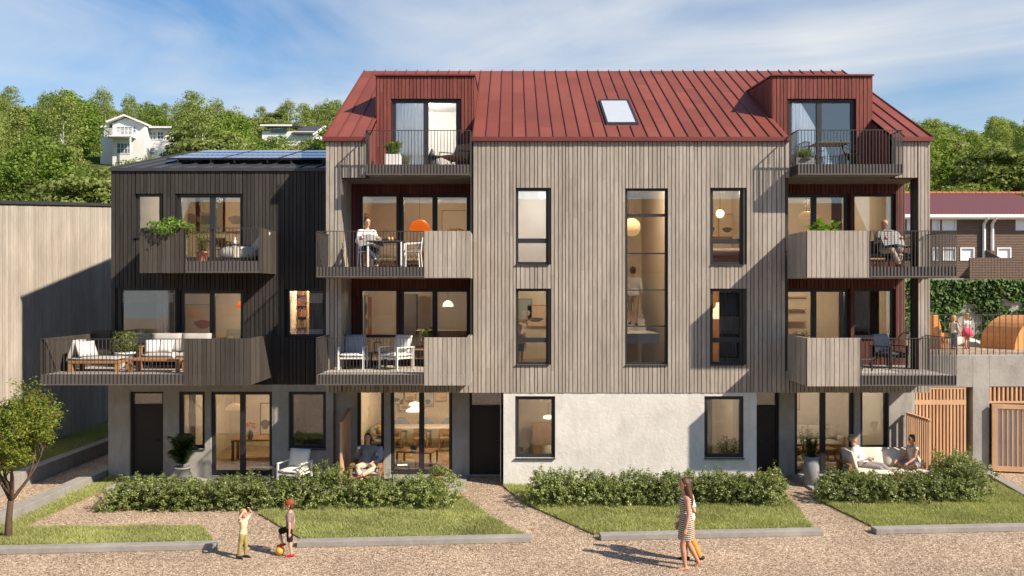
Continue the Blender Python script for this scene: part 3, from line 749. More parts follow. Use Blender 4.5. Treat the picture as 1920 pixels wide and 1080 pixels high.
rd(dx(528), DX1-0.3, DY+0.31, 28.0, 0.06, 2.7, DARKIN, power=4)
rd(dx(238), dx(312), DY+0.31, 28.0, 0.06, 2.7, DARKIN, power=3)
# ================================================================== pale timber neighbour, left edge
nb_ = thing('timber_outbuilding', (-17.5, 30, 0), 'pale grey house with a tall windowless wall of vertical boards at the photo\'s left edge', 'building')
mb = MB(); NX = -15.6
def nzt(y): return 8.02+(y-25)*0.088
mb.cur = 1; mb.hexa([(NX-5,20,0),(NX-0.03,20,0),(NX-0.03,38,0),(NX-5,38,0),(NX-5,20,nzt(20)-.05),(NX-0.03,20,nzt(20)-.05),(NX-0.03,38,nzt(38)-.05),(NX-5,38,nzt(38)-.05)])
mb.cur = 0; clad(mb, (NX-0.03,20), (0,1), (1,0), 0, 18, 0.30, 8, seed=9, widths=(0.09,0.14,0.18), z1f=lambda u: nzt(20+u)-0.06, joints=False)
mb.build('boarded_wall', [WOODN, BACKG], nb_)
mb = MB(); mb.hexa([(NX-5.1,19.9,nzt(20)-.05),(NX+0.06,19.9,nzt(20)-.05),(NX+0.06,38.1,nzt(38)-.05),(NX-5.1,38.1,nzt(38)-.05),(NX-5.1,19.9,nzt(20)+.06),(NX+0.06,19.9,nzt(20)+.06),(NX+0.06,38.1,nzt(38)+.06),(NX-5.1,38.1,nzt(38)+.06)])
mb.build('roof', ROOFD, nb_)
# ================================================================== right side: terrace, retaining wall, gates
WY = 26.0
def wx(p): return X(p, WY)
def wz(p): return Z(p, WY)
mb = MB(); g1 = (wx(1716),wx(1824),0.06,wz(726)); g2 = (wx(1855),wx(1992),0.0,wz(725)); x0 = 11.70
wall(mb, (x0,WY), (1,0), (0,-1), 0, 13.0, 0.0, 3.5, [(h[0]-x0,h[1]-x0,h[2],h[3]) for h in (g1,g2)], 0.5)
mb.build('retaining_wall', CONC, label='tall grey concrete retaining wall holding up the play terrace beside the apartments', cat='retaining wall', bevel=0.01)
mb = MB(); mb.box(11.7, 30, WY+0.503, 45, 3.30, 3.497); mb.build('terrace', GRAV, kind='structure')
mb = MB(); mb.box(11.8, 24.7, WY+0.51, 31.0, 0.0, 0.004+0.0); mb.build('garage_floor', CONCD, kind='structure')
mb = MB(); mb.box(11.8, 24.7, 31.0, 31.2, 0.0, 3.29); mb.build('garage_wall', CONCD, kind='structure')
# slatted timber gate in the first opening
gt = thing('slatted_gate', ((g1[0]+g1[1])/2, WY-0.05, 0.06), 'tall gate of upright pale timber slats set in the concrete wall', 'gate')
mb = MB(); n = 15
for k in range(n):
    u = g1[0]+0.03+(g1[1]-g1[0]-0.28)*k/(n-1)
    mb.box(u, u+0.055, WY+0.02, WY+0.10, 0.08, wz(757)-0.035); mb.box(u, u+0.055, WY+0.02, WY+0.10, wz(752)+0.035, g1[3]-0.06)
mb.build('slats', SCREENW, gt)
mb = MB(); mb.box(g1[0]+0.005, g1[1]-0.19, WY+0.015, WY+0.105, wz(757)-0.034, wz(752)+0.034); mb.box(g1[0]+0.005, g1[1]-0.19, WY+0.015, WY+0.105, g1[3]-0.059, g1[3]-0.002)
mb.build('rail', SCREENW, gt)
# glazed timber garage gate standing ajar in the second opening
gt = thing('garage_gate', (g2[0]+1.0, WY-0.2, 0.0), 'pale timber gate with upright bars over glass, standing ajar at the photo\'s right edge', 'gate')
ang = R(-14); U = (math.cos(ang), math.sin(ang)); N = (math.sin(ang), -math.cos(ang)); O = (g2[0]+0.03, WY-0.06); w = 2.05; zt = wz(757)
mb = MB()
mb.obox(O,U,N,0,0.15,0,0.09,0.05,zt); mb.obox(O,U,N,w-0.15,w,0,0.09,0.05,zt); mb.obox(O,U,N,0.151,w-0.151,0,0.09,0.05,0.20); mb.obox(O,U,N,0.151,w-0.151,0,0.09,zt-0.12,zt)
mb.build('gate_frame', SCREENW, gt)
mb = MB()
for k in range(1, 13): u = 0.15+(w-0.3)*k/13; mb.obox(O,U,N,u-0.02,u+0.02,0.03,0.075,0.201,zt-0.121)
mb.build('bars', SCREENW, gt)
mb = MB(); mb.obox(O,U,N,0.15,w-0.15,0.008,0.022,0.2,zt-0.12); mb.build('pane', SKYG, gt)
mb = MB(); n = 17
gt = thing('slatted_header', (g2[0]+1.0, WY+0.05, zt), 'short band of pale timber slats above the glazed gate', 'timber slats')
for k in range(n): u = g2[0]+0.02+(g2[1]-g2[0]-0.1)*k/(n-1); mb.box(u, u+0.055, WY+0.02, WY+0.10, wz(752), g2[3]-0.005)
mb.build('slats', SCREENW, gt)
mb = MB(); mb.box(g2[0]+0.005, g2[1]-0.005, WY+0.01, WY+0.11, wz(752)-0.07, wz(752)-0.002); mb.build('rail', SCREENW, gt)
# terrace railing
rl = thing('terrace_railing', (18, WY+0.15, 3.5), 'thin dark steel railing along the edge of the play terrace', 'railing')
mb = MB(); mb.box(11.75, 24.7, WY+0.12, WY+0.17, 4.70, 4.725); mb.build('handrail', STEEL, rl)
mb = MB()
for k in range(70):
    u = 11.8+k*0.185
    mb.box(u-0.009, u+0.009, WY+0.135, WY+0.155, 3.497, 4.70)
mb.build('bars', STEEL, rl)
# ivy wall
IY = 34.0
mb = MB(); mb.box(11.0, 30, IY, IY+0.35, 3.4, 5.80); mb.build('garden_wall', CONC, label='long grey concrete wall overgrown with ivy behind the play terrace', cat='wall')
g = np.random.default_rng(3); n = 34000
px = g.uniform(11.2, 27, n); pz = 5.85-np.abs(g.normal(0, 1, n))*1.15
f = np.sin(px*2.1)*0.25+np.sin(px*5.3+1)*0.2+np.sin(px*0.9+2)*0.35
keep = (pz > 3.55) & ((pz > 5.05+f*0.8) | (g.uniform(size=n) < np.clip(0.52+0.45*np.sin(px*3.1+pz*1.3)+0.35*np.sin(px*1.2-pz*2.4), 0.02, 0.8)))
px, pz = px[keep], pz[keep]; n = len(px)
P = np.stack([px, IY-0.02-np.abs(g.normal(0, 0.07, n)), pz], 1)
Nn = unit(np.stack([g.normal(0.3, 0.5, n), -np.ones(n), g.normal(0.5, 0.45, n)], 1))
IVY = M_leaf('ivy_leaves', (0.035,0.085,0.018), (0.11,0.19,0.045), 0.25, 0.5, 0.25)
o = bpy.data.objects.new('ivy', npmesh('ivy', leafquads(g, P, Nn, g.uniform(0.10, 0.19, n), 0.85), 4, [IVY])); link(o)
tag(o, 'glossy green ivy climbing over the concrete wall behind the terrace', 'ivy')
# play equipment
PLAYW = M_wood('play_timber_orange', (0.62,0.27,0.085), (0.74,0.36,0.13), 0.55, 0.2, (6,6,2))
DX_, DYY = 17.55, 29.4
pd = thing('play_hut', (DX_, DYY, 3.5), 'large rounded orange timber play hut on the terrace', 'play hut')
mb = MB(); r0 = 1.28; n = 18; e = 0.02
ca, sa = math.cos(R(16)), math.sin(R(16))
def hp(u, v, z): return (DX_+u*ca-v*sa, DYY+u*sa+v*ca, z)
for k in range(n):
    a0 = math.pi*k/n+0.002; a1 = math.pi*(k+1)/n-0.002
    q = [(r0*math.cos(a), 1.12*math.sin(a), (r0-0.06)*math.cos(a), 1.06*math.sin(a)) for a in (a0, a1)]
    pts = []
    for v in (-0.7, 0.75):
        pts.append([hp(q[0][0],v,3.5+q[0][1]), hp(q[1][0],v,3.5+q[1][1]), hp(q[1][2],v,3.5+q[1][3]), hp(q[0][2],v,3.5+q[0][3])])
    mb.hexa([pts[0][0],pts[0][1],pts[0][2],pts[0][3],pts[1][0],pts[1][1],pts[1][2],pts[1][3]])
mb.build('shell', PLAYW, pd)
mb = MB(); front = []
for v in (-0.62, 0.68):
    pts = [hp((r0-0.062)*math.cos(math.pi*k/24), v, 3.5+1.055*math.sin(math.pi*k/24)) for k in range(25)]
    d = Vector(hp(0, v+0.05, 0))-Vector(hp(0, v, 0)); mb.prism(pts, d)
mb.build('end_panel', PLAYW, pd)
mb = MB(); c = Vector(hp(0.72, -0.68, 3.5+0.22)); ax = Vector((ca, sa, 0))*0.13; nn = Vector((sa,-ca,0))*0.01
mb.loft([(c+nn*2, ax, Vector((0,0,0.13))), (c-nn, ax, Vector((0,0,0.13)))], 20); mb.build('porthole', BLACK, pd)
pt = thing('play_tower', (14.25, 29.0, 3.5), 'small orange timber climbing post with a sloping foot on the terrace', 'play tower')
mb = MB(); s = 14.25
mb.prism([(s-0.30,28.9,3.5),(s+0.05,28.9,3.5),(s+0.12,28.9,4.15),(s+0.02,28.9,4.62),(s-0.16,28.9,4.62),(s-0.14,28.9,4.25)], (0,0.3,0)); mb.build('post', PLAYW, pt, bevel=0.02)
mb = MB(); mb.prism([(s+0.12,28.95,3.5),(s+0.40,28.95,3.5),(s+0.18,28.95,4.02),(s+0.07,28.95,4.1)], (0,0.25,0)); mb.box(s-0.3,s+0.5,29.21,29.28,3.5,4.0); mb.build('side_board', PLAYW, pt, bevel=0.015)
mb = MB(); mb.ell((16.2,31.2,3.45), (0.75,0,0), (0,0.5,0), (0,0,0.33)); mb.build('play_boulder', FABS, smooth=True, label='smooth sand coloured play mound beside the orange hut', cat='boulder')
# ================================================================== row houses right, villas on the hill
BRICKB = None
def M_siding(name, a, b, scale=9.0):
    m, nt, out = newmat(name); v = coords(nt)
    w = nd(nt, 'ShaderNodeTexWave', wave_type='BANDS', bands_direction='Z', i_Scale=scale, i_Distortion=0.6, i_Detail=2.0); w.inputs['Detail Scale'].default_value = 1.5
    nt.links.new(v, w.inputs['Vector']); n1 = noise(nt, coords(nt, (0.6,0.6,6)), 3, 5)
    c = mixc(nt, w.outputs['Fac'], a, b); c = mixc(nt, 1.0, c, ramp(nt, n1, [(0.3,0.8),(0.7,1.15)]), 'MULTIPLY')
    pbsdf(nt, out, c, 0.85, 0.15, bump=w.outputs['Fac'], bstr=0.5, bdist=0.03); return m
SIDING = M_siding('brown_clapboard', (0.13,0.088,0.068), (0.20,0.145,0.115), 3.4)
def M_tiles():
    m, nt, out = newmat('wine_red_tiles'); v = coords(nt)
    w = nd(nt, 'ShaderNodeTexWave', wave_type='BANDS', bands_direction='X', i_Scale=1.6); nt.links.new(v, w.inputs['Vector'])
    w2 = nd(nt, 'ShaderNodeTexWave', wave_type='BANDS', bands_direction='Y', i_Scale=1.1); nt.links.new(v, w2.inputs['Vector'])
    h = mixc(nt, 0.5, w.outputs['Color'], w2.outputs['Color'])
    c = mixc(nt, h, (0.085,0.030,0.036), (0.175,0.062,0.066)); pbsdf(nt, out, c, 0.6, 0.3, bump=h, bstr=0.8, bdist=0.05); return m
TILES = M_tiles()
HY = 50.0
def hx(p): return X(p, HY)
def hzz(p): return Z(p, HY)
row = thing('row_house', (25, HY, 2), 'brown clapboard row house with wine red tiled roof and white windows behind the ivy', 'house')
mb = MB(); e0 = hzz(404); xL = hx(1687); xR = hx(1995)
WN = [(1747,1762,406,432),(1766,1793,406,432),(1747,1762,464,489),(1766,1793,464,489),(1800,1827,464,489),(1869,1896,464,489),(1904,1932,406,432),(1898,1926,519,545),(1700,1720,406,432)]
H = [(hx(a)-xL,hx(b)-xL,hzz(d),hzz(c)) for a,b,c,d in WN]
wall(mb, (xL,HY), (1,0), (0,-1), 0, xR-xL, 3.0, e0-0.25, H, 0.4); mb.box(xL, xL+.4, HY+.4, HY+11, 3, e0-.25)
mb.build('wall', SIDING, row)
WPANE = M_plain('bright_roller_blind', (0.78,0.79,0.82), 0.4, 0.6, var=0.03)
for a,b,c,d in WN:
    m2 = MB(); x0,x1,z0,z1 = hx(a),hx(b),hzz(d),hzz(c)
    m2.box(x0,x0+.07,HY-.03,HY+.12,z0,z1); m2.box(x1-.07,x1,HY-.03,HY+.12,z0,z1); m2.box(x0+.07,x1-.07,HY-.03,HY+.12,z0,z0+.07); m2.box(x0+.07,x1-.07,HY-.03,HY+.12,z1-.07,z1)
    o = m2.build('window', WHITE, row); OFF[o.name] = OFF[row.name]
    m3 = MB(); m3.box(x0+.07,x1-.07,HY+.05,HY+.07,z0+.07,z1-.07); sub(m3, 'pane', WPANE, o, row)
mb = MB(); er = Z(366, 55); zr = er
mb.hexa([(xL-.5,HY-.5,e0-.05),(xR,HY-.5,e0-.05),(xR,55,zr-.05),(xL-.5,55,zr-.05),(xL-.5,HY-.5,e0+.12),(xR,HY-.5,e0+.12),(xR,55,zr+.1),(xL-.5,55,zr+.1)])
mb.hexa([(xL-.5,55,zr-.05),(xR,55,zr-.05),(xR,60.5,e0-.05),(xL-.5,60.5,e0-.05),(xL-.5,55,zr+.1),(xR,55,zr+.1),(xR,60.5,e0+.12),(xL-.5,60.5,e0+.12)])
rf = mb.build('roof', TILES, row); OFF[rf.name] = OFF[row.name]
mb = MB()
for k in range(26):
    u = xL-.5+k*0.42; mb.limb([(u,55,zr+.14),(u+.40,55,zr+.14)], [.10,.085], 8, (False,False))
sub(mb, 'ridge_tile', TERRA, rf, row)
mb = MB(); mb.box(xL-.55, xR, HY-.62, HY-.5, e0-.16, e0+.02); mb.box(xL-.4, xR, HY-.5, HY-.001, e0-.248, e0-.06); mb.build('gutter', WHITE, row)
mb = MB()
for p in (1843, 1858.5):
    mb.tube([(hx(p),HY-.55,e0-.16),(hx(p),HY-.12,e0-.5),(hx(p),HY-.12,hzz(470 if p > 1850 else 522))], 0.09, 8)
mb.build('downpipe', WHITE, row)
mb = MB(); clad(mb, (hx(1780),HY-2.2), (1,0), (0,-1), 0, hx(1883)-hx(1780), hzz(534), hzz(491)+0.15, widths=(.17,), seed=2, joints=False)
mb.box(hx(1780),hx(1883),HY-2.2,HY-2.12,hzz(534),hzz(491)+.14)
mb.build('porch_screen', SIDING, row)
mb = MB(); mb.hexa([(hx(1845),HY-2.1,hzz(500)),(hx(1846.5),HY-2.1,hzz(500)),(hx(1846.5),HY,hzz(500)),(hx(1845),HY,hzz(500)),(hx(1845),HY-2.1,hzz(491)),(hx(1846.5),HY-2.1,hzz(491)),(hx(1846.5),HY,hzz(466)),(hx(1845),HY,hzz(466))]); mb.build('porch_wall', SIDING, row)
mb = MB(); mb.hexa([(xL,HY-.4,1),(xR,HY-.4,1),(xR,HY,1),(xL,HY,1),(xL,HY-.4,hzz(522)),(xR,HY-.4,hzz(522)),(xR,HY-.01,hzz(522)),(xL,HY-.01,hzz(522))]); mb.build('base', CONC, row)
# white villa
VY = 148.0
def vx(p): return X(p, VY)
def vz(p): return Z(p, VY)
vw = M_plain('villa_white_boards', (0.74,0.73,0.71), 0.8, var=0.04)
vr = M_plain('villa_slate_roof', (0.055,0.058,0.07), 0.7)
vg = M_plain('villa_window_glass', (0.10,0.13,0.17), 0.08, 0.8, var=0.2)
vil = thing('villa', (vx(245), VY, vz(300)), 'white wooden villa with slate roof and a balcony among the trees on the hillside', 'house')
mb = MB(); mb.box(vx(188), vx(318), VY, VY+9, vz(330), vz(240)); mb.box(vx(222), vx(281), VY-2.2, VY-0.01, vz(330), vz(236))
mb.prism([(vx(222),VY-2.19,vz(236)+.001),(vx(281),VY-2.19,vz(236)+.001),(vx(246),VY-2.19,vz(226))], (0,7,0))
vwl = mb.build('wall', vw, vil)
mb = MB()
for a, b, za, zb, ax_, bx_ in ((178,222,240,233,0,0),(281,326,233,243,0,0)):
    mb.hexa([(vx(a),VY-1,vz(240)),(vx(b),VY-1,vz(240)),(vx(b),VY+5,vz(229)),(vx(a)+ (2 if a<200 else 0),VY+5,vz(229)),(vx(a),VY-1,vz(240)+.15),(vx(b),VY-1,vz(240)+.15),(vx(b)-(2 if a>200 else 0),VY+5,vz(229)+.15),(vx(a)+(2 if a<200 else 0),VY+5,vz(229)+.15)])
mb.build('roof', vr, vil)
mb = MB()
for s0, s1, zz0, zz1 in ((211,246,237,223.5),(246,284,223.5,239)):
    mb.prism([(vx(s0),VY-2.9,vz(zz0)),(vx(s1),VY-2.9,vz(zz1)),(vx(s1),VY-2.9,vz(zz1)+.3),(vx(s0),VY-2.9,vz(zz0)+.3)], (0,8,0))
mb.box(vx(178),vx(211),VY-1.1,VY-1.0,vz(241),vz(239)+.1); mb.box(vx(284),vx(326),VY-1.1,VY-1.0,vz(242),vz(240)+.1)
mb.build('gable_trim', WHITE, vil)
mb = MB(); mb.box(vx(217), vx(266), VY-4.2, VY-2.21, vz(264), vz(262)); mb.box(vx(217), vx(266), VY-4.2, VY-4.1, vz(250), vz(249.3)); 
for k in range(24): u = vx(217)+k*(vx(266)-vx(217)-.05)/23; mb.box(u,u+.05,VY-4.18,VY-4.12,vz(262)+.001,vz(250)-.001)
mb.box(vx(264)-.1,vx(264)+.1,VY-4.1,VY-3.9,vz(330),vz(264)-.001); mb.build('balcony', WHITE, vil)
for a,b,c,d,yy in ((231,236,243,252,2.2),(238,258,243,257,2.2),(261,265,243,252,2.2),(282,292,248,262,0),(296,306,248,261,0),(199,210,244,258,0),(213,220,244,258,0),(231,257,273,291,2.2),(282,290,278,290,0)):
    m2 = MB(); y = VY-yy-.05; x0,x1,z0,z1 = vx(a),vx(b),vz(d),vz(c)
    m2.box(x0,x1,y-.03,y-.001,z0-.12,z0); m2.box(x0,x1,y-.03,y-.001,z1,z1+.12); m2.box(x0-.12,x0,y-.03,y-.001,z0-.12,z1+.12); m2.box(x1,x1+.12,y-.03,y-.001,z0-.12,z1+.12)
    nn = max(1, round((x1-x0)/.6))
    for k in range(1, nn): u = x0+(x1-x0)*k/nn; m2.box(u-.04,u+.04,y-.028,y-.001,z0,z1)
    m2.box(x0,x1,y-.027,y-.001,(z0+z1)/2-.04,(z0+z1)/2+.04)
    o = m2.build('window', WHITE, vil); OFF[o.name] = OFF[vil.name]
    m3 = MB(); m3.box(x0,x1,y,y+.045,z0,z1); sub(m3, 'pane', vg, o, vil)
v2 = thing('hillside_house', (vx(545), VY, vz(265)), 'white house with dark pitched roof half hidden by trees above the solar panels', 'house')
mb = MB(); mb.box(vx(488), vx(590), VY+1, VY+9, vz(275), vz(244)); mb.build('wall', vw, v2)
mb = MB()
mb.prism([(vx(545),VY+.3,vz(251)),(vx(588),VY+.3,vz(251)),(vx(600),VY+5,vz(228)),(vx(560),VY+5,vz(228))], (0,0,.2)); mb.prism([(vx(487),VY+.3,vz(235)),(vx(548),VY+.3,vz(234)),(vx(560),VY+5,vz(229)),(vx(490),VY+5,vz(230))], (0,0,.2)); mb.build('roof', vr, v2)
mb = MB(); mb.box(vx(487),vx(547),VY+.1,VY+.3,vz(236),vz(233)); mb.build('gable_trim', WHITE, v2); mb = MB(); mb.prism([(vx(586),VY+.2,vz(253)),(vx(589),VY+.2,vz(253)),(vx(601),VY+5,vz(228)),(vx(598),VY+5,vz(228))], (0,0,.3)); mb.build('gable_trim', WHITE, v2)
m2 = MB(); m2.box(vx(505),vx(535),VY+.9,VY+.99,vz(247),vz(240)); m2.build('window', vg, v2)
# house across the yard, behind the viewpoint: the red roof and pale wall mirrored in the glass
op = thing('apartment_building', (2, -12, 0), 'red roofed house across the yard, seen only as a reflection in the balcony glass', 'building')
mb = MB(); OW = [(-20+k*3.4, -20+k*3.4+1.3, z, z+1.6) for k in range(13) for z in (.9, 3.7)]
wall(mb, (-24,-10), (1,0), (0,1), 0, 50, 0, 6.6, [(a+24,b+24,c_,d_) for a,b,c_,d_ in OW], .3); mb.box(-24,-23.7,-19.7,-10.31,0,6.6); mb.box(25.7,26,-19.7,-10.31,0,6.6); mb.box(-24,26,-20,-19.71,0,6.6)
mb.build('wall', CONC, op)
mb = MB(); mb.hexa([(-24.3,-15,12.0),(26.3,-15,12.0),(26.3,-9.6,6.6),(-24.3,-9.6,6.6),(-24.3,-15,12.15),(26.3,-15,12.15),(26.3,-9.6,6.75),(-24.3,-9.6,6.75)]); mb.hexa([(-24.3,-20.4,6.6),(26.3,-20.4,6.6),(26.3,-15,12.0),(-24.3,-15,12.0),(-24.3,-20.4,6.75),(26.3,-20.4,6.75),(26.3,-15,12.15),(-24.3,-15,12.15)]); mb.build('roof', ROOFR, op)
for a,b,c_,d_ in OW:
    m2 = MB(); m2.box(a,a+.08,-10.15,-10.05,c_,d_); m2.box(b-.08,b,-10.15,-10.05,c_,d_); m2.box(a+.08,b-.08,-10.15,-10.05,c_,c_+.08); m2.box(a+.08,b-.08,-10.15,-10.05,d_-.08,d_); o = m2.build('window', FRAME, op); OFF[o.name] = OFF[op.name]
    m3 = MB(); m3.box(a+.08,b-.08,-10.11,-10.09,c_+.08,d_-.08); sub(m3, 'pane', vg, o, op)
# ================================================================== sky, sun, camera
SUN = Vector((1.6,-1.0,1.5)).normalized()
w = bpy.data.worlds.new('World'); bpy.context.scene.world = w; w.use_nodes = True
nt = w.node_tree; nt.nodes.clear(); out = nt.nodes.new('ShaderNodeOutputWorld'); bg = nt.nodes.new('ShaderNodeBackground')
sky = nt.nodes.new('ShaderNodeTexSky'); sky.sky_type = 'NISHITA'; sky.sun_disc = False
sky.sun_elevation = math.asin(SUN.z); sky.sun_rotation = math.atan2(SUN.x, SUN.y)
sky.air_density = 1.25; sky.dust_density = 0.25; sky.ozone_density = 2.2
tc = nt.nodes.new('ShaderNodeTexCoord')
mp = nd(nt, 'ShaderNodeMapping'); mp.inputs['Scale'].default_value = (1.0,1.0,4.6); mp.inputs['Rotation'].default_value = (0,R(13),0); mp.inputs['Location'].default_value = (2.37,0.4,0.2); nt.links.new(tc.outputs['Generated'], mp.inputs[0])
n1 = nd(nt, 'ShaderNodeTexNoise', i_Scale=1.9, i_Detail=9.0, i_Roughness=0.56, i_Distortion=0.9); nt.links.new(mp.outputs[0], n1.inputs['Vector'])
mp2 = nd(nt, 'ShaderNodeMapping'); mp2.inputs['Scale'].default_value = (1.0,1.0,2.4); mp2.inputs['Location'].default_value = (0.3,0.1,0.6); nt.links.new(tc.outputs['Generated'], mp2.inputs[0])
n2 = nd(nt, 'ShaderNodeTexNoise', i_Scale=2.2, i_Detail=4.0, i_Roughness=0.5); nt.links.new(mp2.outputs[0], n2.inputs['Vector'])
mul = nd(nt, 'ShaderNodeMath', operation='ADD'); nt.links.new(n1.outputs['Fac'], mul.inputs[0]); nt.links.new(n2.outputs['Fac'], mul.inputs[1])
half = nd(nt, 'ShaderNodeMath', operation='MULTIPLY'); half.inputs[1].default_value = 0.5; nt.links.new(mul.outputs[0], half.inputs[0])
cl = ramp(nt, half.outputs[0], [(0.45, 0.0), (0.55, 0.40), (0.70, 0.95)])
hs = nd(nt, 'ShaderNodeHueSaturation', i_Saturation=1.1, i_Value=1.25); nt.links.new(sky.outputs[0], hs.inputs['Color'])
sx = nt.nodes.new('ShaderNodeSeparateXYZ'); nt.links.new(tc.outputs['Generated'], sx.inputs[0])
hzn = ramp(nt, sx.outputs[2], [(0.0, 0.70), (0.12, 0.26), (0.30, 0.0)])
base = mixc(nt, hzn, mixc(nt, 1.0, hs.outputs[0], (0.86,1.08,1.30), 'MULTIPLY'), (7.6,8.8,10.2))
col = mixc(nt, cl, base, (9.6,9.9,10.2))
nt.links.new(col, bg.inputs[0]); bg.inputs[1].default_value = 0.052; nt.links.new(bg.outputs[0], out.inputs[0])
L = bpy.data.lights.new('sun', 'SUN'); L.energy = 5.0; L.angle = R(0.9); L.color = (1.0,0.87,0.71)
so = bpy.data.objects.new('sun', L); C.objects.link(so); so.rotation_euler = (-SUN).to_track_quat('-Z','Y').to_euler(); so.location = (30,-20,40)
cam = bpy.data.cameras.new('camera'); co = bpy.data.objects.new('camera', cam); C.objects.link(co)
co.location = (0,0,CAMZ); co.rotation_euler = (R(90),0,0); cam.sensor_width = 36; cam.lens = 36*F/1920; cam.shift_y = (HZ-540)/1920; cam.clip_end = 3000
sc = bpy.context.scene; sc.camera = co
sc.view_settings.view_transform = 'Standard'; sc.view_settings.look = 'None'; sc.view_settings.exposure = 0.7; sc.view_settings.gamma = 1
sc.cycles.max_bounces = 8; sc.cycles.transparent_max_bounces = 16; sc.cycles.use_denoising = True
sc.cycles.caustics_reflective = False; sc.cycles.caustics_refractive = False
# ================================================================== furniture
def T(name, loc, rz, label, cat, group=None): return thing(name, loc, label, cat, group, R(rz))
def part(mb, name, mat, t, smooth=False, bevel=0.0): return mb.build(name, mat, t, local=True, smooth=smooth, bevel=bevel)
def armchair(loc, rz, label, group=None, fr=None, seat=None, back=None):
    fr = fr or WHITE; seat = seat or FABW; back = back or FABB
    t = T('armchair', loc, rz, label, 'armchair', group)
    for sx in (-1,1):
        for y, z in ((-0.33,0.60),(0.30,0.60)):
            m = MB(); m.box(sx*0.34-0.022, sx*0.34+0.022, y-0.022, y+0.022, 0, z); part(m, 'leg', fr, t)
        m = MB(); m.box(sx*0.34-0.025, sx*0.34+0.025, -0.36, 0.34, 0.601, 0.635); part(m, 'armrest', fr, t, bevel=0.006)
    m = MB(); m.box(-0.318,0.318,-0.35,0.33,0.30,0.345); m.box(-0.318,0.318,0.30,0.34,0.346,0.60); part(m, 'seat_frame', fr, t)
    m = MB(); m.cushion(-0.315,0.315,-0.36,0.26,0.346,0.47); part(m, 'seat_cushion', seat, t, True)
    m = MB(); m.cushion(-0.31,0.31,-0.26,0.26,-0.07,0.07, M=Matrix.Translation((0,0.215,0.69)) @ Matrix.Rotation(R(74),4,'X')); part(m, 'back_cushion', back, t, True)
    return t
def dchair(loc, rz, label, group=None, mat=None, pad=None):
    mat = mat or WHITE; t = T('dining_chair', loc, rz, label, 'chair', group)
    for sx in (-1,1):
        m = MB(); m.tube([(sx*0.23,-0.21,0),(sx*0.22,-0.20,0.66)], 0.014); part(m, 'leg', mat, t)
        m = MB(); m.tube([(sx*0.23,0.24,0),(sx*0.22,0.20,0.45),(sx*0.21,0.25,0.82)], 0.014); part(m, 'leg', mat, t)
        m = MB(); m.tube([(sx*0.22,-0.205,0.655),(sx*0.22,0.23,0.67)], 0.016); part(m, 'armrest', mat, t)
    m = MB(); m.box(-0.22,0.22,-0.21,0.21,0.43,0.455); part(m, 'seat', pad or mat, t, bevel=0.008)
    m = MB(); m.hexa([(-0.2,0.215,0.52),(0.2,0.215,0.52),(0.2,0.235,0.52),(-0.2,0.235,0.52),(-0.2,0.245,0.81),(0.2,0.245,0.81),(0.2,0.265,0.81),(-0.2,0.265,0.81)]); part(m, 'backrest', pad or mat, t)
    return t
def wirechair(loc, rz, label, group=None, mat=None):
    mat = mat or BLACK; t = T('wire_chair', loc, rz, label, 'chair', group)
    for sx in (-1,1):
        for y in (-0.22,0.2):
            m = MB(); m.tube([(sx*0.24,y,0),(sx*0.2,y*0.8,0.43)], 0.011); part(m, 'leg', mat, t)
    m = MB()
    for k in range(9):
        u = -0.22+0.055*k; m.tube([(u,-0.24,0.44),(u,0.16,0.42),(u*1.02,0.22,0.52),(u*0.95,0.28,0.84-0.1*abs(u))], 0.008, 6)
    m.tube([(-0.25,-0.2,0.62),(-0.26,0.1,0.64),(-0.2,0.29,0.80),(0,0.31,0.85),(0.2,0.29,0.80),(0.26,0.1,0.64),(0.25,-0.2,0.62)], 0.012, 6)
    part(m, 'shell', mat, t); return t
def table(loc, rz, sx, sy, h, label, mat, top=None, name='table', group=None, th=0.035, leg=0.02, cat='table'):
    t = T(name, loc, rz, label, cat, group)
    m = MB(); m.box(-sx/2,sx/2,-sy/2,sy/2,h-th,h); part(m, 'table_top', top or mat, t, bevel=0.005)
    for a in (-1,1):
        for b in (-1,1):
            m = MB(); u, v = a*(sx/2-leg-0.01), b*(sy/2-leg-0.01); m.box(u-leg,u+leg,v-leg,v+leg,0,h-th-0.001); part(m, 'leg', mat, t)
    return t
def cushion(loc, rz, w, h, d, tilt, label, mat, cat='cushion', yaw=0):
    m = MB(); m.cushion(-w/2,w/2,-h/2,h/2,-d/2,d/2, M=Matrix.Rotation(R(rz),4,'Z') @ Matrix.Rotation(R(tilt),4,'X') @ Matrix.Rotation(R(yaw),4,'Z'))
    o = m.build('cushion', mat, smooth=True, label=label, cat=cat, origin=(0,0,0)); o.location = loc; return o
def vase(loc, prof, label, mat, name='vase', cat='vase'):
    m = MB(); m.lathe((0,0,0), prof, 16); o = m.build(name, mat, smooth=True, label=label, cat=cat, origin=(0,0,0)); o.location = loc; return o
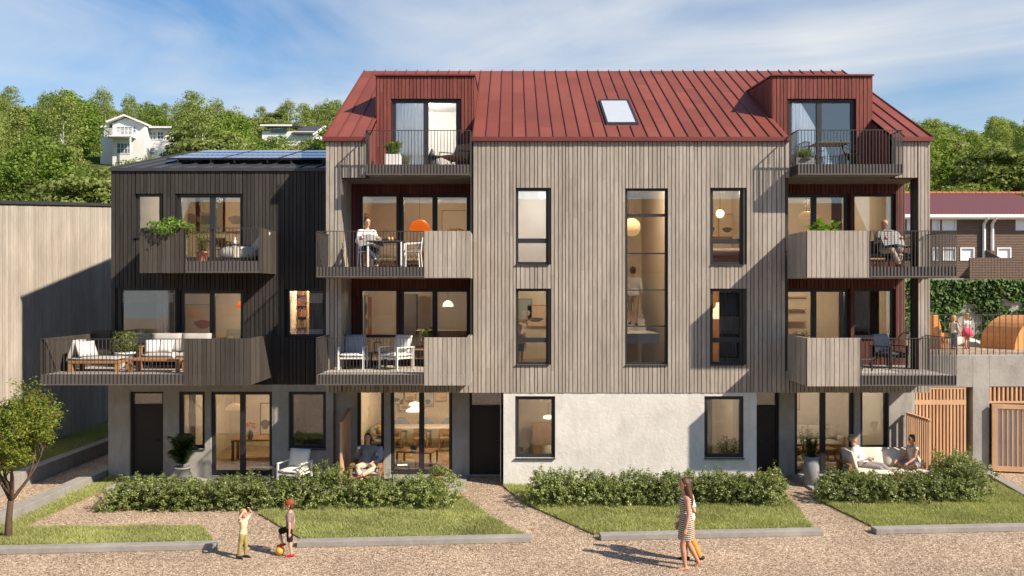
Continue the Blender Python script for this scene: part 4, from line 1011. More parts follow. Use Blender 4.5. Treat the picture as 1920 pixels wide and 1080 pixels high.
# plants in pots
LEAFA = M_leaf('bright_green_leaves', (0.10,0.20,0.022), (0.22,0.34,0.055), 0.35)
LEAFB = M_leaf('olive_green_leaves', (0.11,0.15,0.03), (0.20,0.25,0.06), 0.3)
LEAFD = M_leaf('deep_green_leaves', (0.03,0.075,0.016), (0.08,0.14,0.03), 0.3)
LEAFP = M_leaf('palm_leaves', (0.015,0.045,0.010), (0.05,0.10,0.02), 0.3, 0.4, 0.4)
BARK = M_plain('bark_brown', (0.10,0.07,0.05), 0.9, 0.1, var=0.3, scale=20, bstr=0.4, fine=40)
def potted(loc, label, pot, prof, leaf, kind, rad, hgt, n, size, seed, cat='potted plant', aspect=0.5, box=None):
    t = T('potted_plant', loc, 0, label, cat); g = np.random.default_rng(seed)
    m = MB()
    if box: bx, by, bz = box; m.box(-bx,bx,-by,by,0,bz); zt = bz
    else: m.lathe((0,0,0), prof, 20); zt = prof[-1][1]
    part(m, 'pot', pot, t, not box)
    m = MB(); rr = (box[0]*0.85 if box else prof[-1][0]*0.9); m.lathe((0,0,zt-0.05), [(rr,0),(rr*0.8,0.052)], 12); part(m, 'soil', SOIL, t)
    z0 = zt+0.0; sm_ = MB()
    if kind == 'bush':
        d = sph(g, n); d[:,2] = d[:,2]*0.9; q = g.uniform(0.55, 1, (n,1))**0.5
        lump = 1+0.22*np.sin(d[:,:1]*5+seed)*np.cos(d[:,2:]*6+seed*2)
        P = d*q*lump*np.array([rad,rad,hgt/2])+np.array([0,0,z0+hgt/2-0.03]); Nr = unit(d+g.normal(0,0.5,(n,3)))
        for k in range(7): a = 2*math.pi*k/7; sm_.limb([(0,0,z0-0.04),(0.3*rad*math.cos(a),0.3*rad*math.sin(a),z0+hgt*0.4),(0.7*rad*math.cos(a),0.7*rad*math.sin(a),z0+hgt*0.7)], [0.008,0.006,0.003], 5)
        V = leafquads(g, P, Nr, g.uniform(0.7,1.2,n)*size, aspect)
    elif kind == 'stalk':
        ns = 16; Ps = []; Ns = []; Ds = []
        for k in range(ns):
            a = g.uniform(0, 6.28); tl = g.uniform(0.1,1)*rad; h = hgt*g.uniform(0.65,1)
            base = Vector((math.cos(a)*tl*0.4, math.sin(a)*tl*0.4, z0-0.03)); tip = Vector((math.cos(a)*tl, math.sin(a)*tl, z0+h))
            sm_.limb([base, base.lerp(tip,0.5)+Vector((0,0,0.02)), tip], [0.007,0.005,0.003], 5)
            m_ = n//ns
            for j in range(m_):
                f = 0.12+0.88*j/m_; p = base.lerp(tip, f); an = j*2.4+k
                dr = Vector((math.cos(an), math.sin(an), 0.75)).normalized()
                Ps.append(p+dr*size*0.45); Ds.append(dr); Ns.append(Vector((-math.cos(an)*0.7, -math.sin(an)*0.7, 0.8)))
        Ps, Ns, Ds = np.array(Ps), unit(np.array(Ns)), np.array(Ds)
        V = leafquads(g, Ps, Ns, g.uniform(0.75,1.15,len(Ps))*size, aspect, Ds)
    elif kind == 'palm':
        Ps = []; Ns = []; Ds = []; Sz = []
        for k in range(30):
            a = g.uniform(0,6.28); L_ = hgt*g.uniform(0.45,1.08); sp = rad*g.uniform(0.4,1.2); pts = []
            for j in range(22):
                f = j/21; h = L_*(f*1.12-0.38*f**3.2); r_ = sp*f**1.6
                pts.append(Vector((math.cos(a)*r_, math.sin(a)*r_, z0+h*0.95)))
            sm_.limb(pts[::3], [0.007]*len(pts[::3]), 5)
            for j in range(3, 22):
                tn = (pts[j]-pts[j-1]).normalized(); sd = tn.cross(Vector((0,0,1))).normalized()
                for s in (-1,1):
                    dr = (sd*s*0.85+tn*0.6-Vector((0,0,0.25))).normalized(); sz = size*(1.15-0.6*abs(j/21-0.5)*1.4)
                    Ps.append(pts[j]+dr*sz*0.5); Ds.append(dr); Ns.append(dr.cross(tn).normalized()*s); Sz.append(sz)
        V = leafquads(g, np.array(Ps), unit(np.array(Ns)), np.array(Sz), 0.13, np.array(Ds))
    part(sm_, 'stem', BARK, t)
    o = bpy.data.objects.new('foliage', npmesh('foliage', V, 4, [leaf])); link(o, t); return t
cone = lambda r0, r1, h: [(r0,0),(r0,0.005),(r1,h-0.05),(r1*1.08,h-0.05),(r1*1.08,h),(r1*0.92,h),(r1*0.92,h-0.04)]
# --- third floor balcony, main building left
dchair((-3.95,23.65,6.06), 20, 'white metal chair under the man reading a newspaper on the third floor balcony')
table((-3.42,23.55,6.06), 0, 0.95, 0.75, 0.73, 'white slim-legged table between two chairs on the third floor balcony', WHITE, FABD, leg=0.02)
dchair((-2.72,23.55,6.06), -75, 'white metal chair with a blue grey back at the right end of the balcony table', mat=WHITE, pad=FABB)
for dxx, nm in ((0,'left'),(0.085,'right')):
    vase((-3.33+dxx,23.45,6.79), [(0.028,0),(0.033,0.10),(0.030,0.10),(0.026,0.01)], 'amber drinking glass on the white balcony table, %s one of the pair' % nm, M_plain('amber_juice', (0.75,0.42,0.12), 0.2, 0.6), 'drinking_glass', 'glass')
potted((-2.25,25.0,6.06), 'green plant in a terracotta pot behind the balcony table', TERRA, cone(0.11,0.15,0.26), LEAFA, 'bush', 0.2, 0.32, 260, 0.07, 12)
# --- second floor balcony, main building left
armchair((-4.45,24.2,3.25), 0, 'white armchair with a blue grey back cushion facing out of the second floor balcony')
armchair((-3.22,24.15,3.25), -38, 'white armchair turned sideways beside the lantern table on the second floor balcony', back=FABW)
table((-3.85,24.85,3.25), 0, 0.5, 0.4, 0.42, 'small dark table holding a lantern between two white armchairs', BLACK)
ln = T('lantern', (-3.85,24.8,3.67), 8, 'dark metal lantern on the small balcony table', 'lantern')
m = MB(); m.box(-.1,.1,-.1,.1,0,.02); m.box(-.1,.1,-.1,.1,.28,.30)
for a in (-.09,.09):
    for b in (-.09,.09): m.box(a-.01,a+.01,b-.01,b+.01,.02,.28)
m.tube([(-.06,0,.3),(-.04,0,.38),(.04,0,.38),(.06,0,.3)], .006); part(m, 'cage', BLACK, ln)
m = MB(); m.lathe((0,0,.02), [(.03,0),(.03,.1)], 12); part(m, 'candle', WHITE, ln)
table((-2.4,24.95,3.25), 0, 1.0, 0.45, 0.52, 'low timber bench beside the glazed balcony door, a potted plant on it', OAK, name='bench', cat='bench', leg=0.03)
potted((-2.45,24.9,3.77), 'yellow green plant in a terracotta pot on the timber bench', TERRA, cone(0.10,0.15,0.24), LEAFB, 'stalk', 0.2, 0.42, 200, 0.11, 15)
# --- left dormer terrace
potted((-3.36,24.45,8.86), 'bright green plant in a white planter on the left dormer terrace', POTW, None, LEAFA, 'stalk', 0.30, 0.36, 320, 0.15, 21, box=(0.21,0.18,0.42))
t = T('side_table', (-2.27,24.5,8.86), 0, 'round black side table with a pot on the left dormer terrace', 'table')
m = MB(); m.lathe((0,0,.36), [(.25,0),(.25,.03)], 24); part(m, 'table_top', BLACK, t)
m = MB(); m.lathe((0,0,0), [(.16,0),(.15,.02),(.13,.36)], 16); part(m, 'base', BLACK, t)
vase((-2.27,24.5,9.25), [(.07,0),(.085,.06),(.06,.13),(.03,.16),(.035,.20)], 'dark teapot on the round black side table', M_plain('dark_glaze', (.07,.06,.055), .3, .5), 'teapot', 'teapot')
t = T('lounge_chair', (-1.62,24.55,8.86), -35, 'brown woven lounge chair on the left dormer terrace', 'chair')
for sx in (-1,1):
    m = MB(); m.tube([(sx*.3,-.35,0),(sx*.3,-.32,.5),(sx*.3,.3,.55)], .014); part(m, 'arm_frame', BLACK, t)
    m = MB(); m.tube([(sx*.3,.35,0),(sx*.3,.2,.3)], .014); part(m, 'leg', BLACK, t)
m = MB(); m.hexa([(-.28,-.33,.36),(.28,-.33,.36),(.28,.2,.27),(-.28,.2,.27),(-.28,-.33,.40),(.28,-.33,.40),(.28,.2,.32),(-.28,.2,.32)]); part(m, 'seat', FABBR, t, bevel=.01)
m = MB(); m.hexa([(-.28,.2,.28),(.28,.2,.28),(.28,.25,.28),(-.28,.25,.28),(-.28,.40,.80),(.28,.40,.80),(.28,.45,.80),(-.28,.45,.80)]); part(m, 'backrest', FABBR, t, bevel=.01)
# --- right dormer terrace
wirechair((8.12,24.6,8.86), -60, 'dark wire chair at the left end of the right dormer terrace')
potted((8.15,24.15,8.86), 'leafy plant in a long grey planter on the right dormer terrace', POTG, None, LEAFA, 'stalk', 0.26, 0.24, 220, 0.11, 33, box=(0.26,0.14,0.28))
table((8.98,24.45,8.86), 0, 0.95, 0.75, 0.73, 'thin-framed olive topped table on the right dormer terrace', STEEL, M_plain('olive_table', (0.16,0.14,0.085), .5), leg=0.014, th=.02)
wirechair((9.62,24.45,8.86), 70, 'dark wire chair right of the olive topped terrace table')
wirechair((8.75,25.1,8.86), 0, 'dark wire chair behind the olive topped terrace table, by the glass')
# --- right third floor balcony
potted((8.25,23.2,6.06), 'big-leaved green plant behind the grey timber parapet of the right third floor balcony', POTG, cone(.15,.2,.4), LEAFA, 'stalk', 0.50, 0.95, 170, 0.26, 44, aspect=0.6)
def sofa(loc, rz, w, label, fr, fab, bh=0.78, arms=(True,True), d=0.85, cat='sofa'):
    t = T('sofa', loc, rz, label, cat)
    for sx in (-1,1):
        for y in (-d/2+.05, d/2-.05):
            m = MB(); x = sx*(w/2-.04); hgt = .60 if arms[0 if sx<0 else 1] else .30; m.box(x-.035,x+.035,y-.035,y+.035,0,hgt); part(m, 'leg', fr, t)
        if arms[0 if sx<0 else 1]:
            m = MB(); x = sx*(w/2-.04); m.box(x-.045,x+.045,-d/2,d/2,.601,.64); part(m, 'armrest', fr, t, bevel=.006)
    m = MB(); m.box(-w/2+.08,w/2-.08,-d/2+.02,d/2,.22,.30); m.box(-w/2+.08,w/2-.08,d/2-.05,d/2-.005,.301,bh-.12); part(m, 'seat_frame', fr, t)
    n = 2 if w > 1.4 else 1
    for k in range(n):
        a = -w/2+.09+(w-.18)*k/n; b = a+(w-.18)/n-.01
        m = MB(); m.cushion(a,b,-d/2,d/2-.12,.301,.45); part(m, 'seat_cushion', fab, t, True)
        m = MB(); hh = bh-.40; m.cushion(-(b-a)/2,(b-a)/2,-hh/2,hh/2,-.085,.085, M=Matrix.Translation(((a+b)/2,d/2-.17,.44+hh/2)) @ Matrix.Rotation(R(76),4,'X')); part(m, 'back_cushion', fab, t, True)
    return t
sofa((10.58,24.65,6.06), 0, 1.5, 'dark grey sofa under the old man reading on the right third floor balcony', BLACK, FABD)
table((9.55,23.25,6.06), 0, 0.8, 0.45, 0.25, 'low timber coffee table in front of the dark balcony sofa', BLACK, OAK, name='coffee_table')
# --- right second floor balcony
armchair((10.72,24.6,3.25), 28, 'dark armchair with blue grey cushions on the right second floor balcony', fr=BLACK, seat=FABD, back=FABB)
table((9.45,23.75,3.25), 12, 0.75, 0.5, 0.33, 'low black coffee table with a lower shelf on the right second floor balcony', BLACK, name='coffee_table')
vase((9.45,23.75,3.58), [(.05,0),(.05,.10),(.045,.10),(.04,.01)], 'white mug on the low black coffee table', WHITE, 'mug', 'mug')
vase((9.28,23.8,3.58), [(.06,0),(.04,.05),(.035,.05)], 'grey bowl beside the white mug on the black coffee table', POTG, 'bowl', 'bowl')
# --- timber house third floor balcony
t = T('chaise_longue', (-7.55,24.2,6.25), -62, 'light grey upholstered chaise longue on the dark timber balcony', 'chaise longue')
m = MB(); m.cushion(-.33,.33,-.62,.45,.06,.42, puff=.2); part(m, 'seat', FABG, t, True)
m = MB(); m.cushion(-.33,.33,-.35,.35,-.11,.11, M=Matrix.Translation((0,.48,.54)) @ Matrix.Rotation(R(54),4,'X')); part(m, 'backrest', FABG, t, True)
m = MB(); m.box(-.28,.28,-.55,.5,0,.07); part(m, 'base', BLACK, t)
m = MB(); m.hexa([(-.345,-.30,.10),(.345,-.30,.10),(.345,-.12,.10),(-.345,-.12,.10),(-.345,-.30,.435),(.345,-.30,.435),(.345,-.12,.435),(-.345,-.12,.435)])
o = m.build('throw_blanket', FABS, label='pale throw blanket folded over the grey chaise longue', cat='blanket', origin=(0,0,0), bevel=.02); o.location = (-7.55,24.2,6.25); o.rotation_euler = (0,0,R(-62))
table((-7.75,24.55,6.25), 0, 0.6, 0.35, 0.50, 'slim black side table behind the grey chaise longue', BLACK, name='side_table', leg=.012, th=.02)
vase((-7.85,24.5,6.75), [(.05,0),(.055,.08),(.02,.13),(.018,.2),(.024,.21)], 'white bottle vase on the slim black side table', WHITE)
potted((-9.45,23.85,6.25), 'wide trailing light green plant spilling over the dark timber parapet', POTG, None, LEAFA, 'bush', 0.62, 0.62, 900, 0.10, 51, box=(0.4,0.18,0.62))
potted((-8.65,24.1,6.25), 'loose green plant in a small pot behind the railing of the dark balcony', TERRA, cone(.12,.16,.28), LEAFB, 'stalk', 0.28, 0.55, 160, 0.10, 52)
# --- timber house large balcony
LT_ = FABG
sofa((-9.33,24.15,3.28), 0, 1.85, 'teak two seat sofa with grey cushions on the large dark balcony', TEAK, FABG, bh=0.92)
for x, rz, k in ((-9.95,18,'left'),(-9.6,-8,'left middle'),(-8.7,-12,'right')):
    cushion((x,23.98,3.28+0.62), rz, .40, .36, .13, 64, 'white scatter cushion on the teak sofa, the %s one' % k, FABW)
t = T('daybed', (-11.12,23.3,3.28), 0, 'low teak daybed with a grey striped mattress at the left of the large balcony', 'daybed')
for sx in (-.62,.62):
    for y in (-.3,.3): m = MB(); m.box(sx-.05,sx+.05,y-.05,y+.05,0,.22); part(m, 'leg', TEAK, t)
m = MB(); m.box(-.68,.68,-.36,.36,.221,.30); part(m, 'frame', TEAK, t, bevel=.008)
m = MB(); m.cushion(-.66,.66,-.35,.35,.301,.39); part(m, 'mattress', FABG, t, True)
m = MB(); m.cushion(-.30,.30,-.34,.34,-.06,.06, M=Matrix.Translation((-.63,0,.56)) @ Matrix.Rotation(R(-70),4,'Y')); part(m, 'back_cushion', FABG, t, True)
cushion((-11.43,23.2,3.28+.60), 62, .55, .42, .16, 66, 'white pillow leaning on the left end of the teak daybed', FABW)
table((-9.45,23.05,3.28), 0, 1.35, 0.55, 0.36, 'low teak coffee table with a white jug in front of the teak sofa', TEAK, name='coffee_table', leg=.045, th=.05)
vase((-9.02,23.0,3.64), [(.045,0),(.05,.08),(.035,.14),(.04,.15)], 'white jug on the low teak coffee table', WHITE, 'jug', 'jug')
potted((-10.95,24.45,3.28), 'olive green shrub in a white pot in the corner of the large dark balcony', POTW, cone(.2,.26,.42), LEAFB, 'bush', 0.36, 0.72, 700, 0.09, 61, aspect=.3)
# --- left patio
potted((-9.33,24.45,.045), 'tall feathery palm in a grey pot on the left patio', POTG, cone(.19,.22,.42), LEAFP, 'palm', 0.34, 1.25, 0, 0.24, 71)
table((-6.87,24.0,.045), 0, .62, .42, .5, 'slim dark side table beside the white armchair on the left patio', STEEL, name='side_table', leg=.012, th=.025)
armchair((-6.05,24.1,.045), -18, 'white armchair with pale cushions on the left patio behind the hedge', back=FABW)
t = T('privacy_screen', (-4.72,24.5,.045), 0, 'solid pale timber screen standing between the two left patios', 'screen')
m = MB(); m.prism([(-.03,-.65,0),(-.03,.62,0),(-.03,.62,1.95),(-.03,-.65,1.72)], (.06,0,0)); part(m, 'panel', SCREENW, t)
m = MB(); m.prism([(-.045,-.67,1.722),(-.045,.62,1.952),(-.045,.62,1.99),(-.045,-.67,1.76)], (.09,0,0)); part(m, 'cap', SCREENW, t)
t = T('wooden_armchair', (-4.05,24.15,.045), 0, 'teak armchair with grey cushions holding the man with a cup', 'armchair')
for sx in (-1,1):
    for y, h in ((-.36,.52),(.34,.62)): m = MB(); m.box(sx*.38-.03,sx*.38+.03,y-.03,y+.03,0,h); part(m, 'leg', TEAK, t)
    m = MB(); m.hexa([(sx*.38-.055,-.42,.521),(sx*.38+.055,-.42,.521),(sx*.38+.05,.40,.60),(sx*.38-.05,.40,.60),(sx*.38-.055,-.42,.555),(sx*.38+.055,-.42,.555),(sx*.38+.05,.40,.64),(sx*.38-.05,.40,.64)]); part(m, 'armrest', TEAK, t, bevel=.012)
m = MB(); m.box(-.35,.35,-.36,.34,.24,.30); m.box(-.35,.35,.33,.37,.301,.62); part(m, 'seat_frame', TEAK, t)
m = MB(); m.cushion(-.345,.345,-.38,.25,.301,.43); part(m, 'seat_cushion', FABB, t, True)
m = MB(); m.cushion(-.33,.33,-.30,.30,-.075,.075, M=Matrix.Translation((0.06,.22,.70)) @ Matrix.Rotation(R(70),4,'X')); part(m, 'back_cushion', FABB, t, True)
table((-3.12,24.25,.045), 8, .50, .42, .50, 'small black side table with a magazine on it beside the terracotta pot', BLACK, name='side_table', leg=.012, th=.025)
m = MB(); m.box(-.14,.14,-.10,.10,0,.008); o = m.build('magazine', WHITE, label='white magazine lying on the small black side table', cat='magazine', origin=(0,0,0)); o.location = (-3.08,24.25,.546); o.rotation_euler = (0,0,R(10))
potted((-2.05,23.75,.045), 'round clipped shrub in a terracotta pot by the patio door', TERRA, cone(.13,.19,.32), LEAFB, 'bush', 0.22, 0.38, 520, 0.055, 81)
# --- right patio
potted((8.32,24.0,.065), 'leafy shrub in a tall round grey planter by the right patio door', POTG, [(.19,0),(.20,.01),(.205,.78),(.19,.78),(.185,.70)], LEAFD, 'stalk', .22, .52, 420, .10, 91, aspect=.4)
def patiosofa():
    t = T('garden_sofa', (10.45,24.12,.065), 0, 'long timber garden sofa with sand coloured cushions on the right patio', 'sofa')
    w, d = 2.45, .95
    for sx in (-1,1):
        for y in (-d/2+.05,d/2-.05): m = MB(); x = sx*(w/2-.04); m.box(x-.04,x+.04,y-.04,y+.04,0,.56 if sx<0 else .30); part(m, 'leg', TEAK, t)
    m = MB(); m.box(-w/2,-w/2+.09,-d/2,d/2,.561,.61); part(m, 'armrest', TEAK, t, bevel=.01)
    m = MB(); m.box(-w/2+.09,w/2,-d/2+.03,d/2-.03,.2,.29); m.box(-w/2+.09,w/2,d/2-.06,d/2-.02,.291,.72); part(m, 'frame', TEAK, t)
    for a, b in ((-w/2+.1,0),(0.01,w/2)):
        m = MB(); m.cushion(a,b,-d/2,d/2-.16,.291,.44,puff=.2); part(m, 'seat_cushion', FABS, t, True)
        m = MB(); m.cushion(-(b-a)/2,(b-a)/2,-.27,.27,-.09,.09, M=Matrix.Translation(((a+b)/2,d/2-.20,.68)) @ Matrix.Rotation(R(74),4,'X')); part(m, 'back_cushion', FABS, t, True)
    m = MB(); m.cushion(-.30,.30,-.26,.26,-.09,.09, M=Matrix.Translation((-w/2+.2,-.05,.68)) @ Matrix.Rotation(R(90),4,'Z') @ Matrix.Rotation(R(74),4,'X')); part(m, 'arm_cushion', FABS, t, True)
patiosofa()
t = T('slatted_screen', (11.5,24.48,.065), 0, 'pale timber slat screen behind the garden sofa on the right patio', 'screen')
m = MB()
for k in range(11):
    y = .62-1.28*k/10; m.box(-.03,.03,y-.03,y+.03,0,1.80)
part(m, 'slats', SCREENW, t)
m = MB(); m.box(-.045,.045,-.72,.66,1.801,1.835); part(m, 'cap', SCREENW, t)
# ================================================================== inside the rooms
def picture(x, y, z, w, h, label, cols, axis='y', fr=None):
    """a framed abstract print on a back wall (axis y) or on a side wall (axis x)"""
    t = T('picture', (x,y,z), 0 if axis == 'y' else (90 if axis == 'x' else -90), label, 'picture')
    m = MB(); f = .025
    m.box(-w/2,w/2,-.03,0,-h/2,-h/2+f); m.box(-w/2,w/2,-.03,0,h/2-f,h/2); m.box(-w/2,-w/2+f,-.03,0,-h/2+f,h/2-f); m.box(w/2-f,w/2,-.03,0,-h/2+f,h/2-f); part(m, 'frame', fr or OAK, t)
    m = MB(); m.box(-w/2+f,w/2-f,-.02,-.002,-h/2+f,h/2-f); mm = [M_plain('print_paper', cols[0], .9, var=.05)]
    r = random.Random(int(abs(x*31+z*17)*10))
    for i, c in enumerate(cols[1:]):
        mm.append(M_plain('print_ink', c, .9, var=.15)); m.cur = i+1
        cx, cz = r.uniform(-.18,.18)*w, (-.18+.36*i/max(1,len(cols)-2))*h; a, b = w*r.uniform(.22,.34), h*r.uniform(.10,.2)
        pts = [(cx+a*math.cos(q)*(1+.2*math.sin(3*q+i)), -.0235-.001*i, cz+b*math.sin(q)) for q in [2*math.pi*k/18 for k in range(18)]]
        m.prism(pts, (0,.003,0))
    part(m, 'print', mm, t); return t
def pendant(x, y, zt, zc, prof, label, mat, em=None, cat='pendant lamp'):
    t = T('pendant_lamp', (x,y,zt), 0, label, cat)
    m = MB(); m.tube([(x*0,0,0),(0,0,zt*0-(zt-zc))], .006, 6); part(m, 'cord', BLACK, t)
    m = MB(); m.lathe((0,0,zc-zt), prof, 24); part(m, 'lamp_shade', mat, t, True)
    return t
def dome(r, h, n=8): return [(r*math.cos(math.pi/2*k/n), h*math.sin(math.pi/2*k/n)) for k in range(n+1)]
def ballp(r, n=12): return [(r*max(.02,math.cos(-math.pi/2+math.pi*k/n)), r*math.sin(-math.pi/2+math.pi*k/n)) for k in range(n+1)]
ORANGE = M_emit('orange_lamp_shade', (1.0,0.17,0.008), 0.55, (0.75,0.13,0.008))
PAPER = M_emit('paper_lamp_glow', (1.0,0.72,0.40), 1.0, (0.7,0.5,0.3))
PAPER2 = M_emit('rattan_lamp_glow', (1.0,0.62,0.30), 0.28, (0.55,0.36,0.2))
OPAL = M_emit('opal_lamp_glow', (1.0,0.85,0.65), 1.1, (0.8,0.75,0.68))
P_ = pendant
P_(X(787,26.7), 26.7, 8.6, Z(432,26.7), dome(.33,.34), 'large orange dome pendant lamp behind the third floor balcony door', ORANGE)
P_(X(1184,25.6), 25.6, 8.68, Z(426,25.6), ballp(.27), 'round woven globe lamp hanging in the tall stair window', PAPER2)
P_(X(1350,25.4), 25.4, 8.68, Z(401,25.4), ballp(.125), 'small glowing white globe lamp in the third floor bedroom window', OPAL)
P_(X(1348,25.3), 25.3, 5.83, Z(598,25.3), [(.17,0),(.175,.12),(.165,.28),(.09,.36),(.08,.48),(.02,.48)], 'bottle shaped glowing pendant lamp in the second floor window', PAPER)
P_(X(778,27.5), 27.5, 2.93, Z(771,27.5), [(.30,0),(.27,.04),(.12,.13),(.11,.16),(.20,.20),(.17,.26),(.03,.3)], 'white two tier pendant lamp over the dining table in the ground floor flat', OPAL)
P_(X(1028,25.5), 25.5, 2.62, Z(783,25.5), [(.05,-.05),(.15,-.02),(.16,.02),(.12,.05),(.03,.08)], 'small white pendant lamp in the ground floor bedroom window', OPAL)
P_(X(440,26.8), 26.8, 2.68, Z(768,26.8), dome(.28,.2), 'copper coloured bowl pendant lamp in the timber house living room', PAPER2)
P_(X(455,27.2), 27.2, 5.83, Z(577,27.2), dome(.2,.22), 'small red dome pendant lamp in the upper room of the timber house', ORANGE)
pc = picture
pc(X(395,29.4), 29.4, Z(400,29.4), 1.05, 1.25, 'grey green seascape print in the middle behind the top balcony of the timber house', [(.22,.25,.22),(.10,.13,.12),(.45,.42,.33)])
pc(X(355,29.4), 29.4, Z(400,29.4), .8, 1.25, 'pale print with a dark cloud left of the seascape print', [(.5,.44,.34),(.16,.17,.16)])
pc(X(440,29.4), 29.4, Z(400,29.4), .85, 1.25, 'pale print with grey strokes right of the seascape print', [(.55,.45,.34),(.25,.22,.2)])
pc(X(372,28.9), 28.9, Z(598,28.9), .9, 1.0, 'framed print of a pink hill in the second floor room of the timber house', [(.6,.5,.4),(.38,.17,.14),(.7,.45,.3)])
pc(-4.86, 28.75, Z(592,28.7), .55, 1.35, 'framed print of tall ink shapes on the side wall of the second floor flat', [(.62,.52,.38),(.08,.07,.06),(.12,.1,.08)], 'x', BLACK)
pc(-4.86, 29.45, Z(592,29.4), .6, 1.3, 'orange poster beside the ink print in the second floor flat', [(.62,.16,.03),(.5,.35,.2)], 'x')
pc(-4.86, 28.9, 7.25, .7, 1.5, 'terracotta coloured print on the side wall of the third floor flat', [(.6,.45,.3),(.5,.12,.03)], 'x')
pc(X(1362,27.55), 27.55, Z(423,27.55), .55, .75, 'print of a dark half circle in the third floor bedroom, the fully visible one', [(.62,.5,.36),(.09,.085,.08)])
pc(X(1332,27.55), 27.55, Z(423,27.55), .55, .75, 'half circle print mostly hidden by the frame of the third floor bedroom window', [(.62,.5,.36),(.09,.085,.08)])
pc(X(1010,27.9), 27.9, Z(592,27.9), .75, .7, 'landscape print of dark fir trees in the second floor window', [(.7,.5,.38),(.10,.09,.07)])
pc(X(985,27.9), 27.9, Z(580,27.9), .45, .7, 'pale blue print beside the fir tree print', [(.35,.42,.42),(.45,.5,.5)])
pc(X(690,31.4), 31.4, Z(783,31.4), .55, 1.75, 'tall narrow print of rust coloured shapes behind the seated man', [(.66,.5,.35),(.42,.12,.03),(.5,.2,.06)])
for k, (px_, py_, w_, h_) in enumerate(((746,745,.42,.5),(770,742,.42,.45),(762,760,.5,.4),(803,748,.42,.55),(827,742,.42,.4))):
    pc(X(px_,31.4), 31.4, Z(py_,31.4), w_, h_, ['green print at the left end','cream print above the white lamp','tan print low behind the white lamp','blue sea print right of the white lamp','sand coloured print at the right end'][k]+' over the dining table', [[(.55,.5,.4),(.06,.13,.09)],[(.62,.5,.36),(.4,.3,.2)],[(.6,.47,.33),(.3,.22,.15)],[(.45,.42,.4),(.10,.14,.22)],[(.62,.45,.28),(.5,.35,.2)]][k])
pc(dx(412), 29.9, Z(785,29.9), .5, 1.1, 'framed line drawing in the ground floor room of the timber house', [(.72,.64,.5),(.12,.1,.08)], fr=BLACK)
# dining group and coffee table of the ground floor flat
table((-3.05,29.6,.06), 0, 2.6, .9, .74, 'long pale dining table behind the ground floor glass door', FABS, name='dining_table', leg=.03)
for k in range(3):
    t = T('shell_chair', (-3.9+k*.85,30.25,.06), 0, ['left','middle','right'][k]+' one of three blue shell chairs behind the dining table', 'chair', 'blue shell chairs at the dining table')
    m = MB(); m.lathe((0,0,.45), [(.24,0),(.25,.03)], 16); part(m, 'seat', FABB, t)
    m = MB(); m.prism([(.30*math.cos(a),.2,.60+.32*math.sin(a)) for a in [math.pi*q/14 for q in range(15)]], (0,.05,0)); part(m, 'backrest', FABB, t)
    for a in (-.18,.18):
        for b in (-.18,.18): m = MB(); m.tube([(a*1.15,b*1.15,0),(a,b,.45)], .013); part(m, 'leg', OAK, t)
    t = T('shell_chair', (-3.9+k*.85,28.9,.06), 180, ['left','middle','right'][k]+' one of three oak chairs in front of the dining table', 'chair', 'oak chairs at the dining table')
    m = MB(); m.box(-.22,.22,-.2,.2,.43,.46); part(m, 'seat', OAK, t)
    m = MB(); m.box(-.22,.22,.18,.21,.62,.80); part(m, 'backrest', OAK, t)
    for a in (-.2,.2):
        for b, h in ((-.18,.43),(.19,.80)): m = MB(); m.tube([(a*1.1,b,0),(a,b,h)], .015); part(m, 'leg', OAK, t)
table((-2.95,26.9,.06), -12, 1.15, .75, .42, 'walnut coffee table inside the glass door of the ground floor flat', TEAK, name='coffee_table', leg=.025)
vase((-3.05,26.75,.48), [(.09,0),(.10,.05),(.10,.16),(.05,.22)], 'black pot on the walnut coffee table', BLACK, 'pot', 'pot')
sofa((-4.35,29.2,.06), 90, 1.7, 'grey sofa seen through the window behind the seated man', OAK, FABG)
cushion((-4.35,28.9,.75), 80, .45, .42, .14, 66, 'mustard yellow cushion on the indoor grey sofa', FABY)
# bedrooms
def bed(loc, rz, label):
    t = T('bed', loc, rz, label, 'bed')
    m = MB(); m.box(-.8,.8,-1.0,1.0,.1,.35); part(m, 'bed_frame', OAK, t)
    m = MB(); m.cushion(-.78,.78,-1.0,.95,.351,.62, puff=.2, n=8); part(m, 'duvet', FABW, t, True)
    for s in (-.38,.38): m = MB(); m.cushion(s-.33,s+.33,.55,.95,.60,.78); part(m, 'pillow', FABS, t, True)
    m = MB(); m.box(-.82,.82,.98,1.04,.1,1.0); part(m, 'headboard', OAK, t)
bed((fx(1352),25.5,6.05), 90, 'bed with white duvet low behind the third floor window'); bed((1.9,26.2,.06), -90, 'bed with white duvet in the ground floor bedroom window')
# bookshelf and dining corner in the timber house
t = T('bookcase', (X(556,26.5),26.5,3.28), 0, 'tall oak bookcase full of red and tan books in the timber house window', 'bookcase')
m = MB(); m.box(-.36,-.33,-.14,.14,0,2.4); m.box(.33,.36,-.14,.14,0,2.4); m.box(-.33,.33,.12,.14,0,2.4)
for k in range(8): m.box(-.33,.33,-.14,.119,.02+k*.335,.045+k*.335)
part(m, 'shelf_frame', OAK, t)
r = random.Random(3); bm_ = [M_plain('book_cloth', c, .8, var=.1) for c in ((.45,.09,.05),(.55,.33,.15),(.60,.50,.36),(.30,.06,.05),(.14,.2,.16),(.5,.2,.06))]
m = MB()
for k in range(7):
    u = -.32
    while u < .30:
        w_ = r.uniform(.022,.05); m.cur = r.randrange(6); m.box(u, u+w_-.003, -.10, .10, .046+k*.335, .046+k*.335+r.uniform(.19,.28)); u += w_
o = part(m, 'books', bm_, t); o['kind'] = 'stuff'
